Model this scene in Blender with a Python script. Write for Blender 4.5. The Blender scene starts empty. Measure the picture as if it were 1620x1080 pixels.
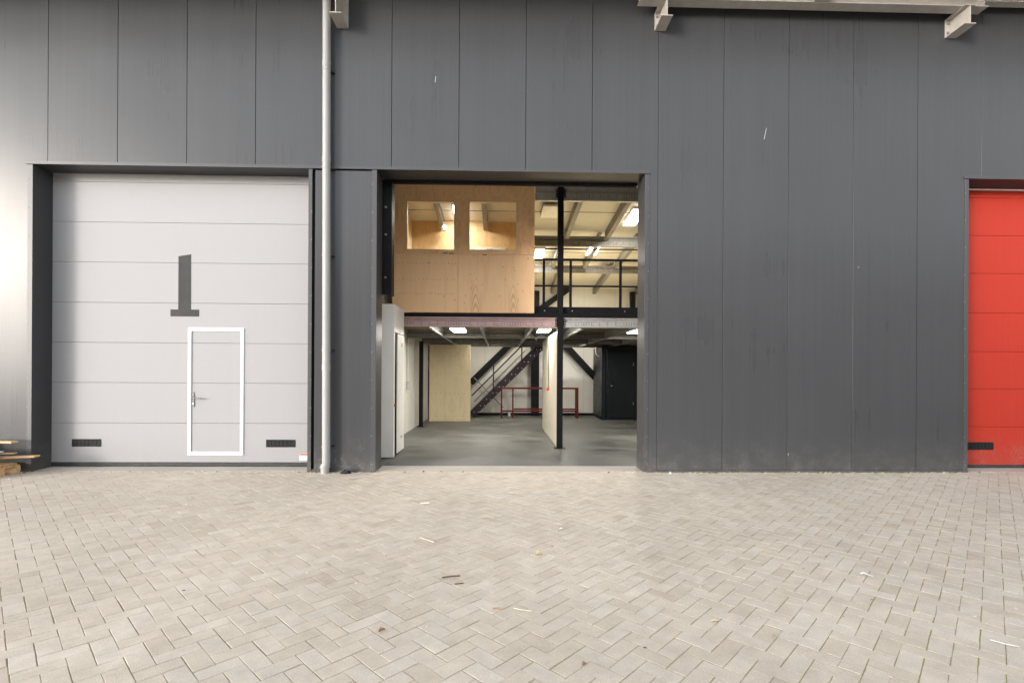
import bpy, math, random
from mathutils import Matrix, Vector, noise as mnoise
rnd = random.Random(7)
SC = bpy.context.scene
COL = SC.collection
R = math.radians

# ------------------------------------------------------------------ camera
cam_d = bpy.data.cameras.new('camera')
cam = bpy.data.objects.new('camera', cam_d)
COL.objects.link(cam)
cam_d.sensor_width = 36.0
cam_d.lens = 803.0 / 1620.0 * 36.0
cam_d.shift_y = 50.0 / 1620.0
cam_d.clip_start = 0.05
cam_d.clip_end = 2000
CAM = Vector((0.0, -7.6, 1.48))
YAW, ROLL = 0.0258, 0.00545
cam.matrix_world = (Matrix.Translation(CAM) @ Matrix.Rotation(-YAW, 4, 'Z')
                    @ Matrix.Rotation(math.pi / 2, 4, 'X') @ Matrix.Rotation(ROLL, 4, 'Z'))
SC.camera = cam

# ------------------------------------------------------------------ sky, sun, exposure
SUN_EL, SUN_AZ = R(10.0), R(47.0)          # azimuth measured to the left of the facade's normal
wd = bpy.data.worlds.new('World')
SC.world = wd
wd.use_nodes = True
wn, wl = wd.node_tree.nodes, wd.node_tree.links
wn.clear()
sky = wn.new('ShaderNodeTexSky')
sky.sky_type = 'NISHITA'
sky.sun_disc = False
sky.sun_elevation = SUN_EL
sky.air_density = 1.0
sky.dust_density = 0.4
sky.ozone_density = 1.0
hsv = wn.new('ShaderNodeHueSaturation')
hsv.inputs['Saturation'].default_value = 0.22
bg = wn.new('ShaderNodeBackground')
bg.inputs['Strength'].default_value = 0.15
wo = wn.new('ShaderNodeOutputWorld')
wl.new(sky.outputs[0], hsv.inputs['Color'])
wl.new(hsv.outputs[0], bg.inputs['Color'])
wl.new(bg.outputs[0], wo.inputs['Surface'])

sun_d = bpy.data.lights.new('sun', 'SUN')
sun_d.energy = 0.5
sun_d.angle = R(10)
sun_d.color = (1.0, 0.89, 0.78)
sun = bpy.data.objects.new('sun', sun_d)
COL.objects.link(sun)
to_sun = Vector((-math.sin(SUN_AZ) * math.cos(SUN_EL), -math.cos(SUN_AZ) * math.cos(SUN_EL), math.sin(SUN_EL)))
sun.rotation_euler = to_sun.to_track_quat('Z', 'Y').to_euler()
sun.location = (-12, -14, 8)
# sky: sun_rotation 0 is +Y, positive turns towards +X
sky.sun_rotation = math.atan2(to_sun.x, to_sun.y)

SC.view_settings.view_transform = 'Standard'
SC.view_settings.look = 'None'
SC.view_settings.exposure = 2.55
SC.view_settings.gamma = 1.0
SC.view_settings.use_curve_mapping = False

# ------------------------------------------------------------------ mesh helpers
class MB:
    def __init__(s):
        s.v, s.f = [], []
    def add(s, vs, fs):
        o = len(s.v)
        s.v += [tuple(p) for p in vs]
        s.f += [tuple(o + i for i in f) for f in fs]
        return s
    def box(s, x0, x1, y0, y1, z0, z1, c=0.0, M=None):
        """box with chamfer c on every edge"""
        if c <= 0:
            vs = [(x, y, z) for z in (z0, z1) for y in (y0, y1) for x in (x0, x1)]
            fs = [(0, 2, 3, 1), (4, 5, 7, 6), (0, 1, 5, 4), (2, 6, 7, 3), (0, 4, 6, 2), (1, 3, 7, 5)]
        else:
            lo, hi = (x0, y0, z0), (x1, y1, z1)
            vs, idx = [], {}
            for sx in (0, 1):
                for sy in (0, 1):
                    for sz in (0, 1):
                        cn = [(lo, hi)[k][i] for i, k in enumerate((sx, sy, sz))]
                        sg = [(1, -1)[k] * c for k in (sx, sy, sz)]
                        for ax in range(3):
                            p = [cn[i] + (0 if i == ax else sg[i]) for i in range(3)]
                            idx[(sx, sy, sz, ax)] = len(vs)
                            vs.append(tuple(p))
            fs = []
            def q(*k):
                fs.append(tuple(idx[a] for a in k))
            for ax in range(3):
                o = [i for i in range(3) if i != ax]
                for sd in (0, 1):
                    ring = []
                    for a, b in ((0, 0), (1, 0), (1, 1), (0, 1)):
                        k = [0, 0, 0]; k[ax] = sd; k[o[0]] = a; k[o[1]] = b
                        ring.append((*k, ax))
                    q(*ring)
                for a in (0, 1):
                    for b in (0, 1):
                        k0 = [0, 0, 0]; k0[ax] = 0; k0[o[0]] = a; k0[o[1]] = b
                        k1 = list(k0); k1[ax] = 1
                        q((*k0, o[0]), (*k1, o[0]), (*k1, o[1]), (*k0, o[1]))
            for sx in (0, 1):
                for sy in (0, 1):
                    for sz in (0, 1):
                        q((sx, sy, sz, 0), (sx, sy, sz, 1), (sx, sy, sz, 2))
        if M is not None:
            vs = [M @ Vector(p) for p in vs]
        return s.add(vs, fs)
    def bar(s, p0, p1, w, h, up=(0, 0, 1), c=0.0):
        """rectangular bar from p0 to p1: w across, h along 'up'"""
        p0, p1 = Vector(p0), Vector(p1)
        d = (p1 - p0); L = d.length; d.normalize()
        side = d.cross(Vector(up))
        if side.length < 1e-5:
            side = Vector((1, 0, 0))
        side.normalize()
        u = side.cross(d).normalized()
        M = Matrix((( side.x, d.x, u.x, p0.x), (side.y, d.y, u.y, p0.y), (side.z, d.z, u.z, p0.z), (0, 0, 0, 1)))
        return s.box(-w / 2, w / 2, 0, L, -h / 2, h / 2, c, M)
    def tube(s, p0, p1, r0, r1=None, n=16, caps=True):
        r1 = r0 if r1 is None else r1
        p0, p1 = Vector(p0), Vector(p1)
        d = (p1 - p0).normalized()
        a = d.orthogonal().normalized(); b = d.cross(a)
        vs = []
        for p, r in ((p0, r0), (p1, r1)):
            for i in range(n):
                t = 2 * math.pi * i / n
                vs.append(p + a * (r * math.cos(t)) + b * (r * math.sin(t)))
        fs = [(i, (i + 1) % n, n + (i + 1) % n, n + i) for i in range(n)]
        if caps:
            fs += [tuple(reversed(range(n))), tuple(range(n, 2 * n))]
        return s.add(vs, fs)
    def path(s, pts, r, n=6):
        for a, b in zip(pts, pts[1:]):
            s.tube(a, b, r, n=n)
        return s
    def prism_y(s, poly, y0, y1):
        """polygon in x,z extruded along y"""
        n = len(poly)
        vs = [(x, y0, z) for x, z in poly] + [(x, y1, z) for x, z in poly]
        fs = [tuple(range(n)), tuple(reversed(range(n, 2 * n)))]
        fs += [(i, i + n, (i + 1) % n + n, (i + 1) % n) for i in range(n)]
        return s.add(vs, fs)
    def prism_x(s, poly, x0, x1):
        n = len(poly)
        vs = [(x0, y, z) for y, z in poly] + [(x1, y, z) for y, z in poly]
        fs = [tuple(range(n)), tuple(reversed(range(n, 2 * n)))]
        fs += [(i, i + n, (i + 1) % n + n, (i + 1) % n) for i in range(n)]
        return s.add(vs, fs)
    def lathe(s, prof, cx, cy, n=20):
        vs = []
        for r, z in prof:
            for i in range(n):
                t = 2 * math.pi * i / n
                vs.append((cx + r * math.cos(t), cy + r * math.sin(t), z))
        fs = []
        for k in range(len(prof) - 1):
            for i in range(n):
                j = (i + 1) % n
                fs.append((k * n + i, k * n + j, (k + 1) * n + j, (k + 1) * n + i))
        return s.add(vs, fs)
    def mesh(s, name, m, smooth=False):
        me = bpy.data.meshes.new(name)
        me.from_pydata(s.v, [], s.f)
        me.update()
        import bmesh
        bm = bmesh.new(); bm.from_mesh(me)
        bmesh.ops.recalc_face_normals(bm, faces=bm.faces)
        bm.to_mesh(me); bm.free()
        if m is not None:
            me.materials.append(m)
        if smooth:
            me.polygons.foreach_set('use_smooth', [True] * len(me.polygons))
            try:
                me.set_sharp_from_angle(angle=R(35))
            except Exception:
                pass
        return me
    def build(s, name, m, parent=None, smooth=False):
        return link(name, s.mesh(name, m, smooth), parent)

def link(name, me, parent=None):
    o = bpy.data.objects.new(name, me)
    COL.objects.link(o)
    if parent is not None:
        o.parent = parent
        # geometry is written in world metres: cancel the parent's place
        w = Vector((0, 0, 0)); p = parent
        while p is not None:
            w += p.location; p = p.parent
        o.location = -w
    return o

def tag(o, label=None, cat=None, group=None, kind=None):
    if label: o['label'] = label
    if cat: o['category'] = cat
    if group: o['group'] = group
    if kind: o['kind'] = kind
    return o

def thing(name, label, cat, loc=(0, 0, 0), group=None):
    o = bpy.data.objects.new(name, None)
    o.empty_display_size = 0.2
    COL.objects.link(o)
    o.location = loc
    return tag(o, label, cat, group)

def bx(x0, x1, y0, y1, z0, z1, c=0.0):
    return MB().box(x0, x1, y0, y1, z0, z1, c)

# ------------------------------------------------------------------ material helpers
def new_mat(name):
    m = bpy.data.materials.new(name)
    m.use_nodes = True
    nt = m.node_tree
    return m, nt.nodes, nt.links, nt.nodes['Principled BSDF']

def tex_noise(n, l, vec, scale, detail=4, rough=0.55, sx=1, sy=1, sz=1, dist=0.0):
    mp = n.new('ShaderNodeMapping')
    mp.inputs['Scale'].default_value = (sx, sy, sz)
    l.new(vec, mp.inputs['Vector'])
    t = n.new('ShaderNodeTexNoise')
    t.inputs['Scale'].default_value = scale
    t.inputs['Detail'].default_value = detail
    t.inputs['Roughness'].default_value = rough
    t.inputs['Distortion'].default_value = dist
    l.new(mp.outputs[0], t.inputs['Vector'])
    return t

def ramp(n, l, fac, stops):
    r = n.new('ShaderNodeValToRGB')
    e = r.color_ramp.elements
    while len(e) < len(stops):
        e.new(0.5)
    for k, (p, c) in enumerate(stops):
        e[k].position = p
        e[k].color = (*c, 1) if len(c) == 3 else c
    l.new(fac, r.inputs[0])
    return r

def g(v):
    return (v, v, v)

def mixc(n, l, fac, a, b, mode='MIX'):
    m = n.new('ShaderNodeMix')
    m.data_type = 'RGBA'
    m.blend_type = mode
    if isinstance(fac, (int, float)): m.inputs[0].default_value = fac
    else: l.new(fac, m.inputs[0])
    for s_, x in ((m.inputs[6], a), (m.inputs[7], b)):
        if isinstance(x, tuple): s_.default_value = (*x[:3], 1)
        else: l.new(x, s_)
    return m.outputs[2]

def math_n(n, l, op, a, b=None):
    m = n.new('ShaderNodeMath'); m.operation = op
    for s_, x in ((m.inputs[0], a), (m.inputs[1], b)):
        if x is None: continue
        if isinstance(x, (int, float)): s_.default_value = x
        else: l.new(x, s_)
    return m.outputs[0]

def pos(n):
    return n.new('ShaderNodeNewGeometry').outputs['Position']

def bump(n, l, h, strength, dist, b):
    bp = n.new('ShaderNodeBump')
    bp.inputs['Strength'].default_value = strength
    bp.inputs['Distance'].default_value = dist
    l.new(h, bp.inputs['Height'])
    l.new(bp.outputs[0], b.inputs['Normal'])

def simple(name, col, rough=0.5, metal=0.0, var=0.12, scale=3.0, bumps=0.0, bscale=60, stretch=(1, 1, 1), rvar=0.08, spec=0.5):
    """painted / plain surface with gentle mottling"""
    m, n, l, b = new_mat(name)
    p = pos(n)
    t = tex_noise(n, l, p, scale, 5, 0.6, *stretch)
    lo = tuple(c * (1 - var) for c in col); hi = tuple(min(1, c * (1 + var)) for c in col)
    r = ramp(n, l, t.outputs['Fac'], [(0.3, lo), (0.7, hi)])
    l.new(r.outputs[0], b.inputs['Base Color'])
    rr = n.new('ShaderNodeMapRange')
    rr.inputs[1].default_value = 0.3; rr.inputs[2].default_value = 0.7
    rr.inputs[3].default_value = max(0.02, rough - rvar); rr.inputs[4].default_value = min(1, rough + rvar)
    t2 = tex_noise(n, l, p, scale * 2.3, 4, 0.6, *stretch)
    l.new(t2.outputs['Fac'], rr.inputs[0])
    l.new(rr.outputs[0], b.inputs['Roughness'])
    b.inputs['Metallic'].default_value = metal
    b.inputs['Specular IOR Level'].default_value = spec
    if bumps > 0:
        t3 = tex_noise(n, l, p, bscale, 3, 0.6, *stretch)
        bump(n, l, t3.outputs['Fac'], bumps, 0.004, b)
    return m

def cladding(name, col, rough, low_dirt=True, streak=0.16, spec=0.33):
    """coated steel sandwich panel: fine vertical streaks, runs, splash dirt at the foot"""
    m, n, l, b = new_mat(name)
    p = pos(n)
    s1 = tex_noise(n, l, p, 1.0, 5, 0.65, 38, 38, 0.25)
    s2 = tex_noise(n, l, p, 1.0, 4, 0.6, 5, 5, 0.12)
    big = tex_noise(n, l, p, 0.7, 3, 0.5)
    f = math_n(n, l, 'ADD', math_n(n, l, 'MULTIPLY', s1.outputs['Fac'], 0.14), math_n(n, l, 'MULTIPLY', s2.outputs['Fac'], 0.38))
    f = math_n(n, l, 'ADD', f, math_n(n, l, 'MULTIPLY', big.outputs['Fac'], 0.48))
    lo = tuple(c * (1 - streak) for c in col); hi = tuple(c * (1 + streak) for c in col)
    base = ramp(n, l, f, [(0.1, lo), (0.9, hi)]).outputs[0]
    base = mixc(n, l, 1.0, base, ramp(n, l, s1.outputs['Fac'], [(0.15, g(1 - streak * 0.45)), (0.85, g(1 + streak * 0.45))]).outputs[0], 'MULTIPLY')
    if low_dirt:
        sx = n.new('ShaderNodeSeparateXYZ'); l.new(p, sx.inputs[0])
        mr = n.new('ShaderNodeMapRange'); mr.inputs[1].default_value = 0.75; mr.inputs[2].default_value = 0.0
        l.new(sx.outputs['Z'], mr.inputs[0])
        sp = tex_noise(n, l, p, 90, 3, 0.7)
        pt = tex_noise(n, l, p, 5, 3, 0.6)
        spk = ramp(n, l, sp.outputs['Fac'], [(0.57, g(0)), (0.64, g(1))]).outputs[0]
        pch = ramp(n, l, pt.outputs['Fac'], [(0.45, g(0)), (0.62, g(1))]).outputs[0]
        k = math_n(n, l, 'MULTIPLY', math_n(n, l, 'MULTIPLY', spk, pch), math_n(n, l, 'POWER', mr.outputs[0], 1.6))
        dust = math_n(n, l, 'MULTIPLY', math_n(n, l, 'POWER', mr.outputs[0], 2.2), 0.35)
        base = mixc(n, l, math_n(n, l, 'MULTIPLY', dust, pt.outputs['Fac']), base, (0.20, 0.185, 0.165))
        base = mixc(n, l, math_n(n, l, 'MULTIPLY', k, 0.7), base, (0.42, 0.40, 0.37))
    # sparse small scuffs
    sc = tex_noise(n, l, p, 1.0, 2, 0.5, 60, 60, 16)
    scm = ramp(n, l, sc.outputs['Fac'], [(0.80, g(0)), (0.83, g(0.45))]).outputs[0]
    base = mixc(n, l, scm, base, (0.4, 0.4, 0.4))
    l.new(base, b.inputs['Base Color'])
    rr = n.new('ShaderNodeMapRange'); rr.inputs[1].default_value = 0.0; rr.inputs[2].default_value = 1.0
    rr.inputs[3].default_value = rough - 0.06; rr.inputs[4].default_value = rough + 0.07
    l.new(f, rr.inputs[0]); l.new(rr.outputs[0], b.inputs['Roughness'])
    b.inputs['Specular IOR Level'].default_value = spec
    # micro-lined sheet with a little oil-canning
    wv = tex_noise(n, l, p, 1.0, 2, 0.5, 1.3, 1.3, 0.5)
    bump(n, l, wv.outputs['Fac'], 0.25, 0.006, b)
    return m

def wood(name, c0, c1, c2, sx, sy, sz, knots=True, rough=0.55, amp=1.0, figure=()):
    """plywood veneer: cathedral grain along the axis with the smallest scale"""
    m, n, l, b = new_mat(name)
    p = pos(n)
    w = tex_noise(n, l, p, 1.0, 3, 0.5, sx * 0.22, sy * 0.22, sz * 0.5)
    gn = tex_noise(n, l, p, 1.0, 5, 0.62, sx, sy, sz, 1.2)
    rings = math_n(n, l, 'SINE', math_n(n, l, 'MULTIPLY', w.outputs['Fac'], 55.0))
    fine = tex_noise(n, l, p, 1.0, 3, 0.6, sx * 6, sy * 6, sz * 2.5)
    f = math_n(n, l, 'ADD', math_n(n, l, 'MULTIPLY', rings, 0.13), gn.outputs['Fac'])
    f = math_n(n, l, 'ADD', f, math_n(n, l, 'MULTIPLY', math_n(n, l, 'SUBTRACT', fine.outputs['Fac'], 0.5), 0.4))
    f = math_n(n, l, 'ADD', math_n(n, l, 'MULTIPLY', math_n(n, l, 'SUBTRACT', f, 0.52), amp), 0.52)
    for xc in figure:               # cathedral figure: nested arches on the line x = xc
        sxyz = n.new('ShaderNodeSeparateXYZ'); l.new(p, sxyz.inputs[0])
        u = math_n(n, l, 'SUBTRACT', sxyz.outputs['X'], xc)
        u = math_n(n, l, 'ADD', u, math_n(n, l, 'MULTIPLY', math_n(n, l, 'SUBTRACT', w.outputs['Fac'], 0.5), 0.12))
        u2 = math_n(n, l, 'MULTIPLY', u, u)
        ph = math_n(n, l, 'ADD', math_n(n, l, 'MULTIPLY', u2, 55.0), sxyz.outputs['Z'])
        arch = math_n(n, l, 'SINE', math_n(n, l, 'MULTIPLY', ph, 34.0))
        win = n.new('ShaderNodeMapRange'); win.interpolation_type = 'SMOOTHSTEP'
        win.inputs[1].default_value = 0.018; win.inputs[2].default_value = 0.002; win.inputs[3].default_value = 0.0; win.inputs[4].default_value = 0.30
        l.new(u2, win.inputs[0])
        zm = n.new('ShaderNodeMapRange'); zm.inputs[1].default_value = 3.35; zm.inputs[2].default_value = 2.9
        l.new(sxyz.outputs['Z'], zm.inputs[0])
        f = math_n(n, l, 'SUBTRACT', f, math_n(n, l, 'MULTIPLY', math_n(n, l, 'MULTIPLY', math_n(n, l, 'ADD', arch, 0.4), win.outputs[0]), zm.outputs[0]))
    c = ramp(n, l, f, [(0.22, c0), (0.5, c1), (0.85, c2)]).outputs[0]
    if knots:
        mp = n.new('ShaderNodeMapping'); mp.inputs['Scale'].default_value = (4.2, 4.2, 3.0); l.new(p, mp.inputs['Vector'])
        vo = n.new('ShaderNodeTexVoronoi'); vo.inputs['Scale'].default_value = 1.0; l.new(mp.outputs[0], vo.inputs['Vector'])
        kn = ramp(n, l, vo.outputs['Distance'], [(0.035, g(1)), (0.075, g(0))]).outputs[0]
        c = mixc(n, l, math_n(n, l, 'MULTIPLY', kn, 0.6), c, tuple(x * 0.3 for x in c0))
        l.new(c, b.inputs['Base Color'])
    l.new(c, b.inputs['Base Color'])
    b.inputs['Roughness'].default_value = rough
    bump(n, l, f, 0.12, 0.003, b)
    return m

def glow(name, col, strength):
    m, n, l, b = new_mat(name)
    b.inputs['Base Color'].default_value = (0.8, 0.8, 0.8, 1)
    b.inputs['Emission Color'].default_value = (*col, 1)
    b.inputs['Emission Strength'].default_value = strength
    return m

M = {}
M['clad'] = cladding('anthracite_cladding', (0.0505, 0.0525, 0.0570), 0.28, streak=0.20, spec=0.22)
M['trim'] = cladding('anthracite_trim', (0.050, 0.052, 0.057), 0.40, streak=0.06)
M['gapdark'] = simple('dark_gap', (0.012, 0.012, 0.013), 0.8)
M['jamb'] = cladding('jamb_sheet', (0.038, 0.039, 0.042), 0.42, streak=0.06)
M['doorwhite'] = cladding('white_door_steel', (0.288, 0.288, 0.297), 0.6, low_dirt=True, streak=0.02, spec=0.2)
M['doorred'] = cladding('red_door_steel', (0.39, 0.030, 0.016), 0.5, low_dirt=True, streak=0.12, spec=0.15)
M['frame'] = simple('white_frame_paint', (0.86, 0.86, 0.86), 0.35, var=0.02)
M['digit'] = simple('grey_print', (0.030, 0.032, 0.033), 0.6, var=0.05, spec=0.2)
M['rubber'] = simple('rubber_seal', (0.03, 0.03, 0.031), 0.7, var=0.25, scale=14)
M['vent'] = simple('vent_plastic', (0.014, 0.015, 0.016), 0.6, var=0.1, spec=0.2)
M['steel'] = simple('brushed_handle', (0.15, 0.15, 0.155), 0.35, metal=0.3, var=0.05)
M['pipe'] = simple('grey_pvc', (0.285, 0.285, 0.285), 0.5, var=0.07, scale=4, stretch=(1, 1, 0.4))
M['beampaint'] = simple('pale_steel_paint', (0.40, 0.375, 0.345), 0.5, var=0.12, scale=9, bumps=0.1)
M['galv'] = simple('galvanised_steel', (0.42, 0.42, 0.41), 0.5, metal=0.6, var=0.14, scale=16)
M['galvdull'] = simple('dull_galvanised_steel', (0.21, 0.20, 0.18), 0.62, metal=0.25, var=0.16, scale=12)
M['pinkreflect'] = simple('reflection_tinted_steel', (0.44, 0.31, 0.30), 0.45, metal=0.35, var=0.12, scale=5)  # galvanised steel with a red reflection painted into its base colour
M['black'] = simple('black_steel_paint', (0.009, 0.009, 0.010), 0.5, var=0.2, scale=8, spec=0.1)
M['maroon'] = simple('dark_maroon_steel', (0.016, 0.010, 0.013), 0.45, var=0.2, scale=6, spec=0.25)
M['redsteel'] = simple('red_oxide_steel', (0.080, 0.010, 0.006), 0.5, var=0.15, scale=8, spec=0.25)
M['white'] = simple('white_board', (0.80, 0.775, 0.74), 0.5, var=0.03)
M['innerwall'] = simple('cream_liner_sheet', (0.52, 0.51, 0.465), 0.5, var=0.04, scale=1.2)
M['ceil'] = simple('cream_ceiling_sheet', (0.52, 0.495, 0.43), 0.55, var=0.04, scale=1.0)
M['chip'] = simple('chipboard_underside', (0.22, 0.17, 0.11), 0.75, var=0.2, scale=22)
M['partition'] = simple('cream_partition_board', (0.50, 0.46, 0.37), 0.55, var=0.04, scale=2)
M['cabin'] = simple('blue_black_cabin_paint', (0.008, 0.0115, 0.015), 0.4, var=0.15, spec=0.3)
M['plyA'] = wood('pine_plywood_upper', (0.60, 0.355, 0.18), (0.82, 0.52, 0.275), (0.85, 0.57, 0.32), 11, 11, 2.6, amp=0.55)
M['plyB'] = wood('pine_plywood_lower', (0.64, 0.40, 0.215), (0.84, 0.545, 0.30), (0.86, 0.575, 0.325), 12, 12, 0.7, amp=0.3)
M['plyR'] = wood('figured_pine_plywood', (0.63, 0.38, 0.19), (0.84, 0.545, 0.30), (0.87, 0.585, 0.34), 12, 12, 0.7, amp=0.35, figure=(-0.45, 0.27))
M['plyC'] = wood('pale_birch_plywood', (0.58, 0.47, 0.285), (0.68, 0.575, 0.37), (0.72, 0.62, 0.42), 9, 9, 1.6, knots=False, amp=0.5)
M['plyD'] = wood('inner_plywood', (0.46, 0.28, 0.12), (0.55, 0.37, 0.18), (0.60, 0.43, 0.24), 12, 12, 1.6, amp=0.6)
M['pallet'] = wood('raw_pallet_wood', (0.42, 0.24, 0.10), (0.58, 0.38, 0.19), (0.66, 0.47, 0.27), 3, 22, 22)
M['reveal'] = simple('window_reveal_wood', (0.62, 0.46, 0.26), 0.5, var=0.08, scale=10)
M['redplastic'] = simple('red_plastic', (0.55, 0.02, 0.015), 0.4)
M['orangeprint'] = simple('red_orange_print', (0.75, 0.13, 0.07), 0.5, var=0.03)
M['greyprint'] = simple('grey_text_print', (0.25, 0.25, 0.26), 0.6)
M['silverprint'] = simple('silver_print', (0.55, 0.58, 0.60), 0.5)
M['brownslot'] = simple('dark_brown_void', (0.030, 0.018, 0.011), 0.7)
M['greyplastic'] = simple('grey_plastic', (0.30, 0.30, 0.30), 0.5)
M['brick_far'] = simple('brown_brick_cladding', (0.27, 0.19, 0.14), 0.8, var=0.25, scale=3)
M['lamp'] = glow('lamp_diffuser', (1.0, 0.97, 0.90), 5.0)
M['rag'] = simple('black_cloth', (0.012, 0.012, 0.013), 0.9, var=0.3, scale=30)
M['leaf'] = simple('dry_leaf', (0.62, 0.54, 0.36), 0.7, var=0.2, scale=40)
M['brownleaf'] = simple('brown_leaf', (0.36, 0.20, 0.11), 0.7, var=0.25, scale=40)
M['twig'] = simple('twig_bark', (0.10, 0.075, 0.055), 0.8, var=0.3, scale=50)
M['straw'] = simple('pale_straw', (0.58, 0.53, 0.43), 0.6, var=0.1)
M['paper'] = simple('white_paper', (0.72, 0.71, 0.69), 0.6, var=0.03)
M['sand'] = simple('drift_sand', (0.46, 0.40, 0.31), 0.95, var=0.2, scale=40)
M['moss'] = simple('olive_moss', (0.20, 0.19, 0.075), 0.95, var=0.3, scale=40)
M['blue'] = simple('blue_film', (0.03, 0.20, 0.34), 0.4)

def glass_mat():
    m, n, l, b = new_mat('window_glass')
    out = n['Material Output']
    tr = n.new('ShaderNodeBsdfTransparent')
    gl = n.new('ShaderNodeBsdfGlossy'); gl.inputs['Roughness'].default_value = 0.02
    fr = n.new('ShaderNodeFresnel'); fr.inputs['IOR'].default_value = 1.45
    mx = n.new('ShaderNodeMixShader')
    l.new(fr.outputs[0], mx.inputs[0]); l.new(tr.outputs[0], mx.inputs[1]); l.new(gl.outputs[0], mx.inputs[2])
    l.new(mx.outputs[0], out.inputs['Surface'])
    return m
M['glass'] = glass_mat()
M['canopy'] = simple('brown_grey_canopy_sheet', (0.20, 0.165, 0.135), 0.6, var=0.1)

def concrete(name, c0, c1, rough, dark=0.75):
    m, n, l, b = new_mat(name)
    p = pos(n)
    a = tex_noise(n, l, p, 1.1, 6, 0.62, 1, 1.0, 1)
    c = tex_noise(n, l, p, 1.0, 4, 0.6, 0.8, 3.5, 1)
    d = tex_noise(n, l, p, 45, 3, 0.6)
    f = math_n(n, l, 'ADD', math_n(n, l, 'MULTIPLY', a.outputs['Fac'], 0.5), math_n(n, l, 'MULTIPLY', c.outputs['Fac'], 0.4))
    f = math_n(n, l, 'ADD', f, math_n(n, l, 'MULTIPLY', d.outputs['Fac'], 0.1))
    l.new(ramp(n, l, f, [(0.38, c0), (0.60, c1)]).outputs[0], b.inputs['Base Color'])
    rr = n.new('ShaderNodeMapRange'); rr.inputs[1].default_value = 0.35; rr.inputs[2].default_value = 0.65
    rr.inputs[3].default_value = rough - 0.1; rr.inputs[4].default_value = rough + 0.12
    l.new(f, rr.inputs[0]); l.new(rr.outputs[0], b.inputs['Roughness'])
    bump(n, l, d.outputs['Fac'], 0.08, 0.002, b)
    b.inputs['Specular IOR Level'].default_value = 0.16
    return m
M['floor'] = concrete('power_floated_concrete', (0.042, 0.042, 0.038), (0.122, 0.122, 0.111), 0.50)
M['threshold'] = concrete('threshold_concrete', (0.36, 0.33, 0.285), (0.46, 0.425, 0.375), 0.8)

def paver_mat(name, source):
    m, n, l, b = new_mat(name)
    p = pos(n)
    if source == 'object':
        tone = n.new('ShaderNodeObjectInfo').outputs['Random']
    else:
        at = n.new('ShaderNodeAttribute'); at.attribute_name = 'tone'
        tone = at.outputs['Fac']
    big = tex_noise(n, l, p, 0.55, 4, 0.55)
    mid = tex_noise(n, l, p, 7.0, 5, 0.65)
    fin = tex_noise(n, l, p, 170, 3, 0.7)
    c = ramp(n, l, tone, [(0.0, (0.470, 0.401, 0.322)), (0.12, (0.510, 0.443, 0.362)), (0.5, (0.532, 0.464, 0.382)),
                          (0.85, (0.530, 0.470, 0.396)), (1.0, (0.562, 0.501, 0.422))]).outputs[0]
    c = mixc(n, l, 1.0, c, ramp(n, l, big.outputs['Fac'], [(0.3, g(0.90)), (0.7, g(1.08))]).outputs[0], 'MULTIPLY')
    c = mixc(n, l, 1.0, c, ramp(n, l, mid.outputs['Fac'], [(0.3, g(0.87)), (0.7, g(1.09))]).outputs[0], 'MULTIPLY')
    c = mixc(n, l, 1.0, c, ramp(n, l, fin.outputs['Fac'], [(0.25, g(0.70)), (0.75, g(1.26))]).outputs[0], 'MULTIPLY')
    # pale mineral specks and worn dark scuffs
    sp = tex_noise(n, l, p, 60, 2, 0.5)
    c = mixc(n, l, ramp(n, l, sp.outputs['Fac'], [(0.73, g(0)), (0.77, g(0.6))]).outputs[0], c, (0.66, 0.64, 0.60))
    st = tex_noise(n, l, p, 1.7, 6, 0.7)
    c = mixc(n, l, ramp(n, l, st.outputs['Fac'], [(0.60, g(0)), (0.74, g(0.22))]).outputs[0], c, (0.25, 0.225, 0.19))
    l.new(c, b.inputs['Base Color'])
    b.inputs['Roughness'].default_value = 0.82
    b.inputs['Specular IOR Level'].default_value = 0.3
    bump(n, l, math_n(n, l, 'ADD', fin.outputs['Fac'], math_n(n, l, 'MULTIPLY', mid.outputs['Fac'], 0.8)), 0.35, 0.003, b)
    return m
M['paver'] = paver_mat('concrete_paver', 'object')
M['paver_field'] = paver_mat('concrete_paver_field', 'attribute')

def joint_mat():
    m, n, l, b = new_mat('joint_sand')
    p = pos(n)
    sx = n.new('ShaderNodeSeparateXYZ'); l.new(p, sx.inputs[0])
    a = tex_noise(n, l, p, 0.8, 4, 0.6)
    f = tex_noise(n, l, p, 120, 3, 0.7)
    # moss grows mainly in the joints towards the right and along the wall foot
    mr = n.new('ShaderNodeMapRange'); mr.inputs[1].default_value = -1.0; mr.inputs[2].default_value = 4.0
    l.new(sx.outputs['X'], mr.inputs[0])
    k = ramp(n, l, math_n(n, l, 'ADD', math_n(n, l, 'MULTIPLY', mr.outputs[0], 0.45), a.outputs['Fac']), [(0.50, g(0)), (0.80, g(0.95))]).outputs[0]
    sand = ramp(n, l, f.outputs['Fac'], [(0.3, (0.17, 0.13, 0.08)), (0.7, (0.35, 0.285, 0.195))]).outputs[0]
    moss = ramp(n, l, f.outputs['Fac'], [(0.3, (0.20, 0.185, 0.065)), (0.7, (0.42, 0.38, 0.16))]).outputs[0]
    l.new(mixc(n, l, k, sand, moss), b.inputs['Base Color'])
    b.inputs['Roughness'].default_value = 0.95
    bump(n, l, f.outputs['Fac'], 0.6, 0.004, b)
    return m
M['joint'] = joint_mat()
M['ground'] = simple('yard_ground', (0.32, 0.29, 0.25), 0.9, var=0.12, scale=0.6)

# ================================================================== SETTING
tag(bx(-400, 400, -400, 400, -0.30, -0.12).build('ground', M['ground']), 'paved yard ground stretching away from the warehouse', kind='structure')

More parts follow.
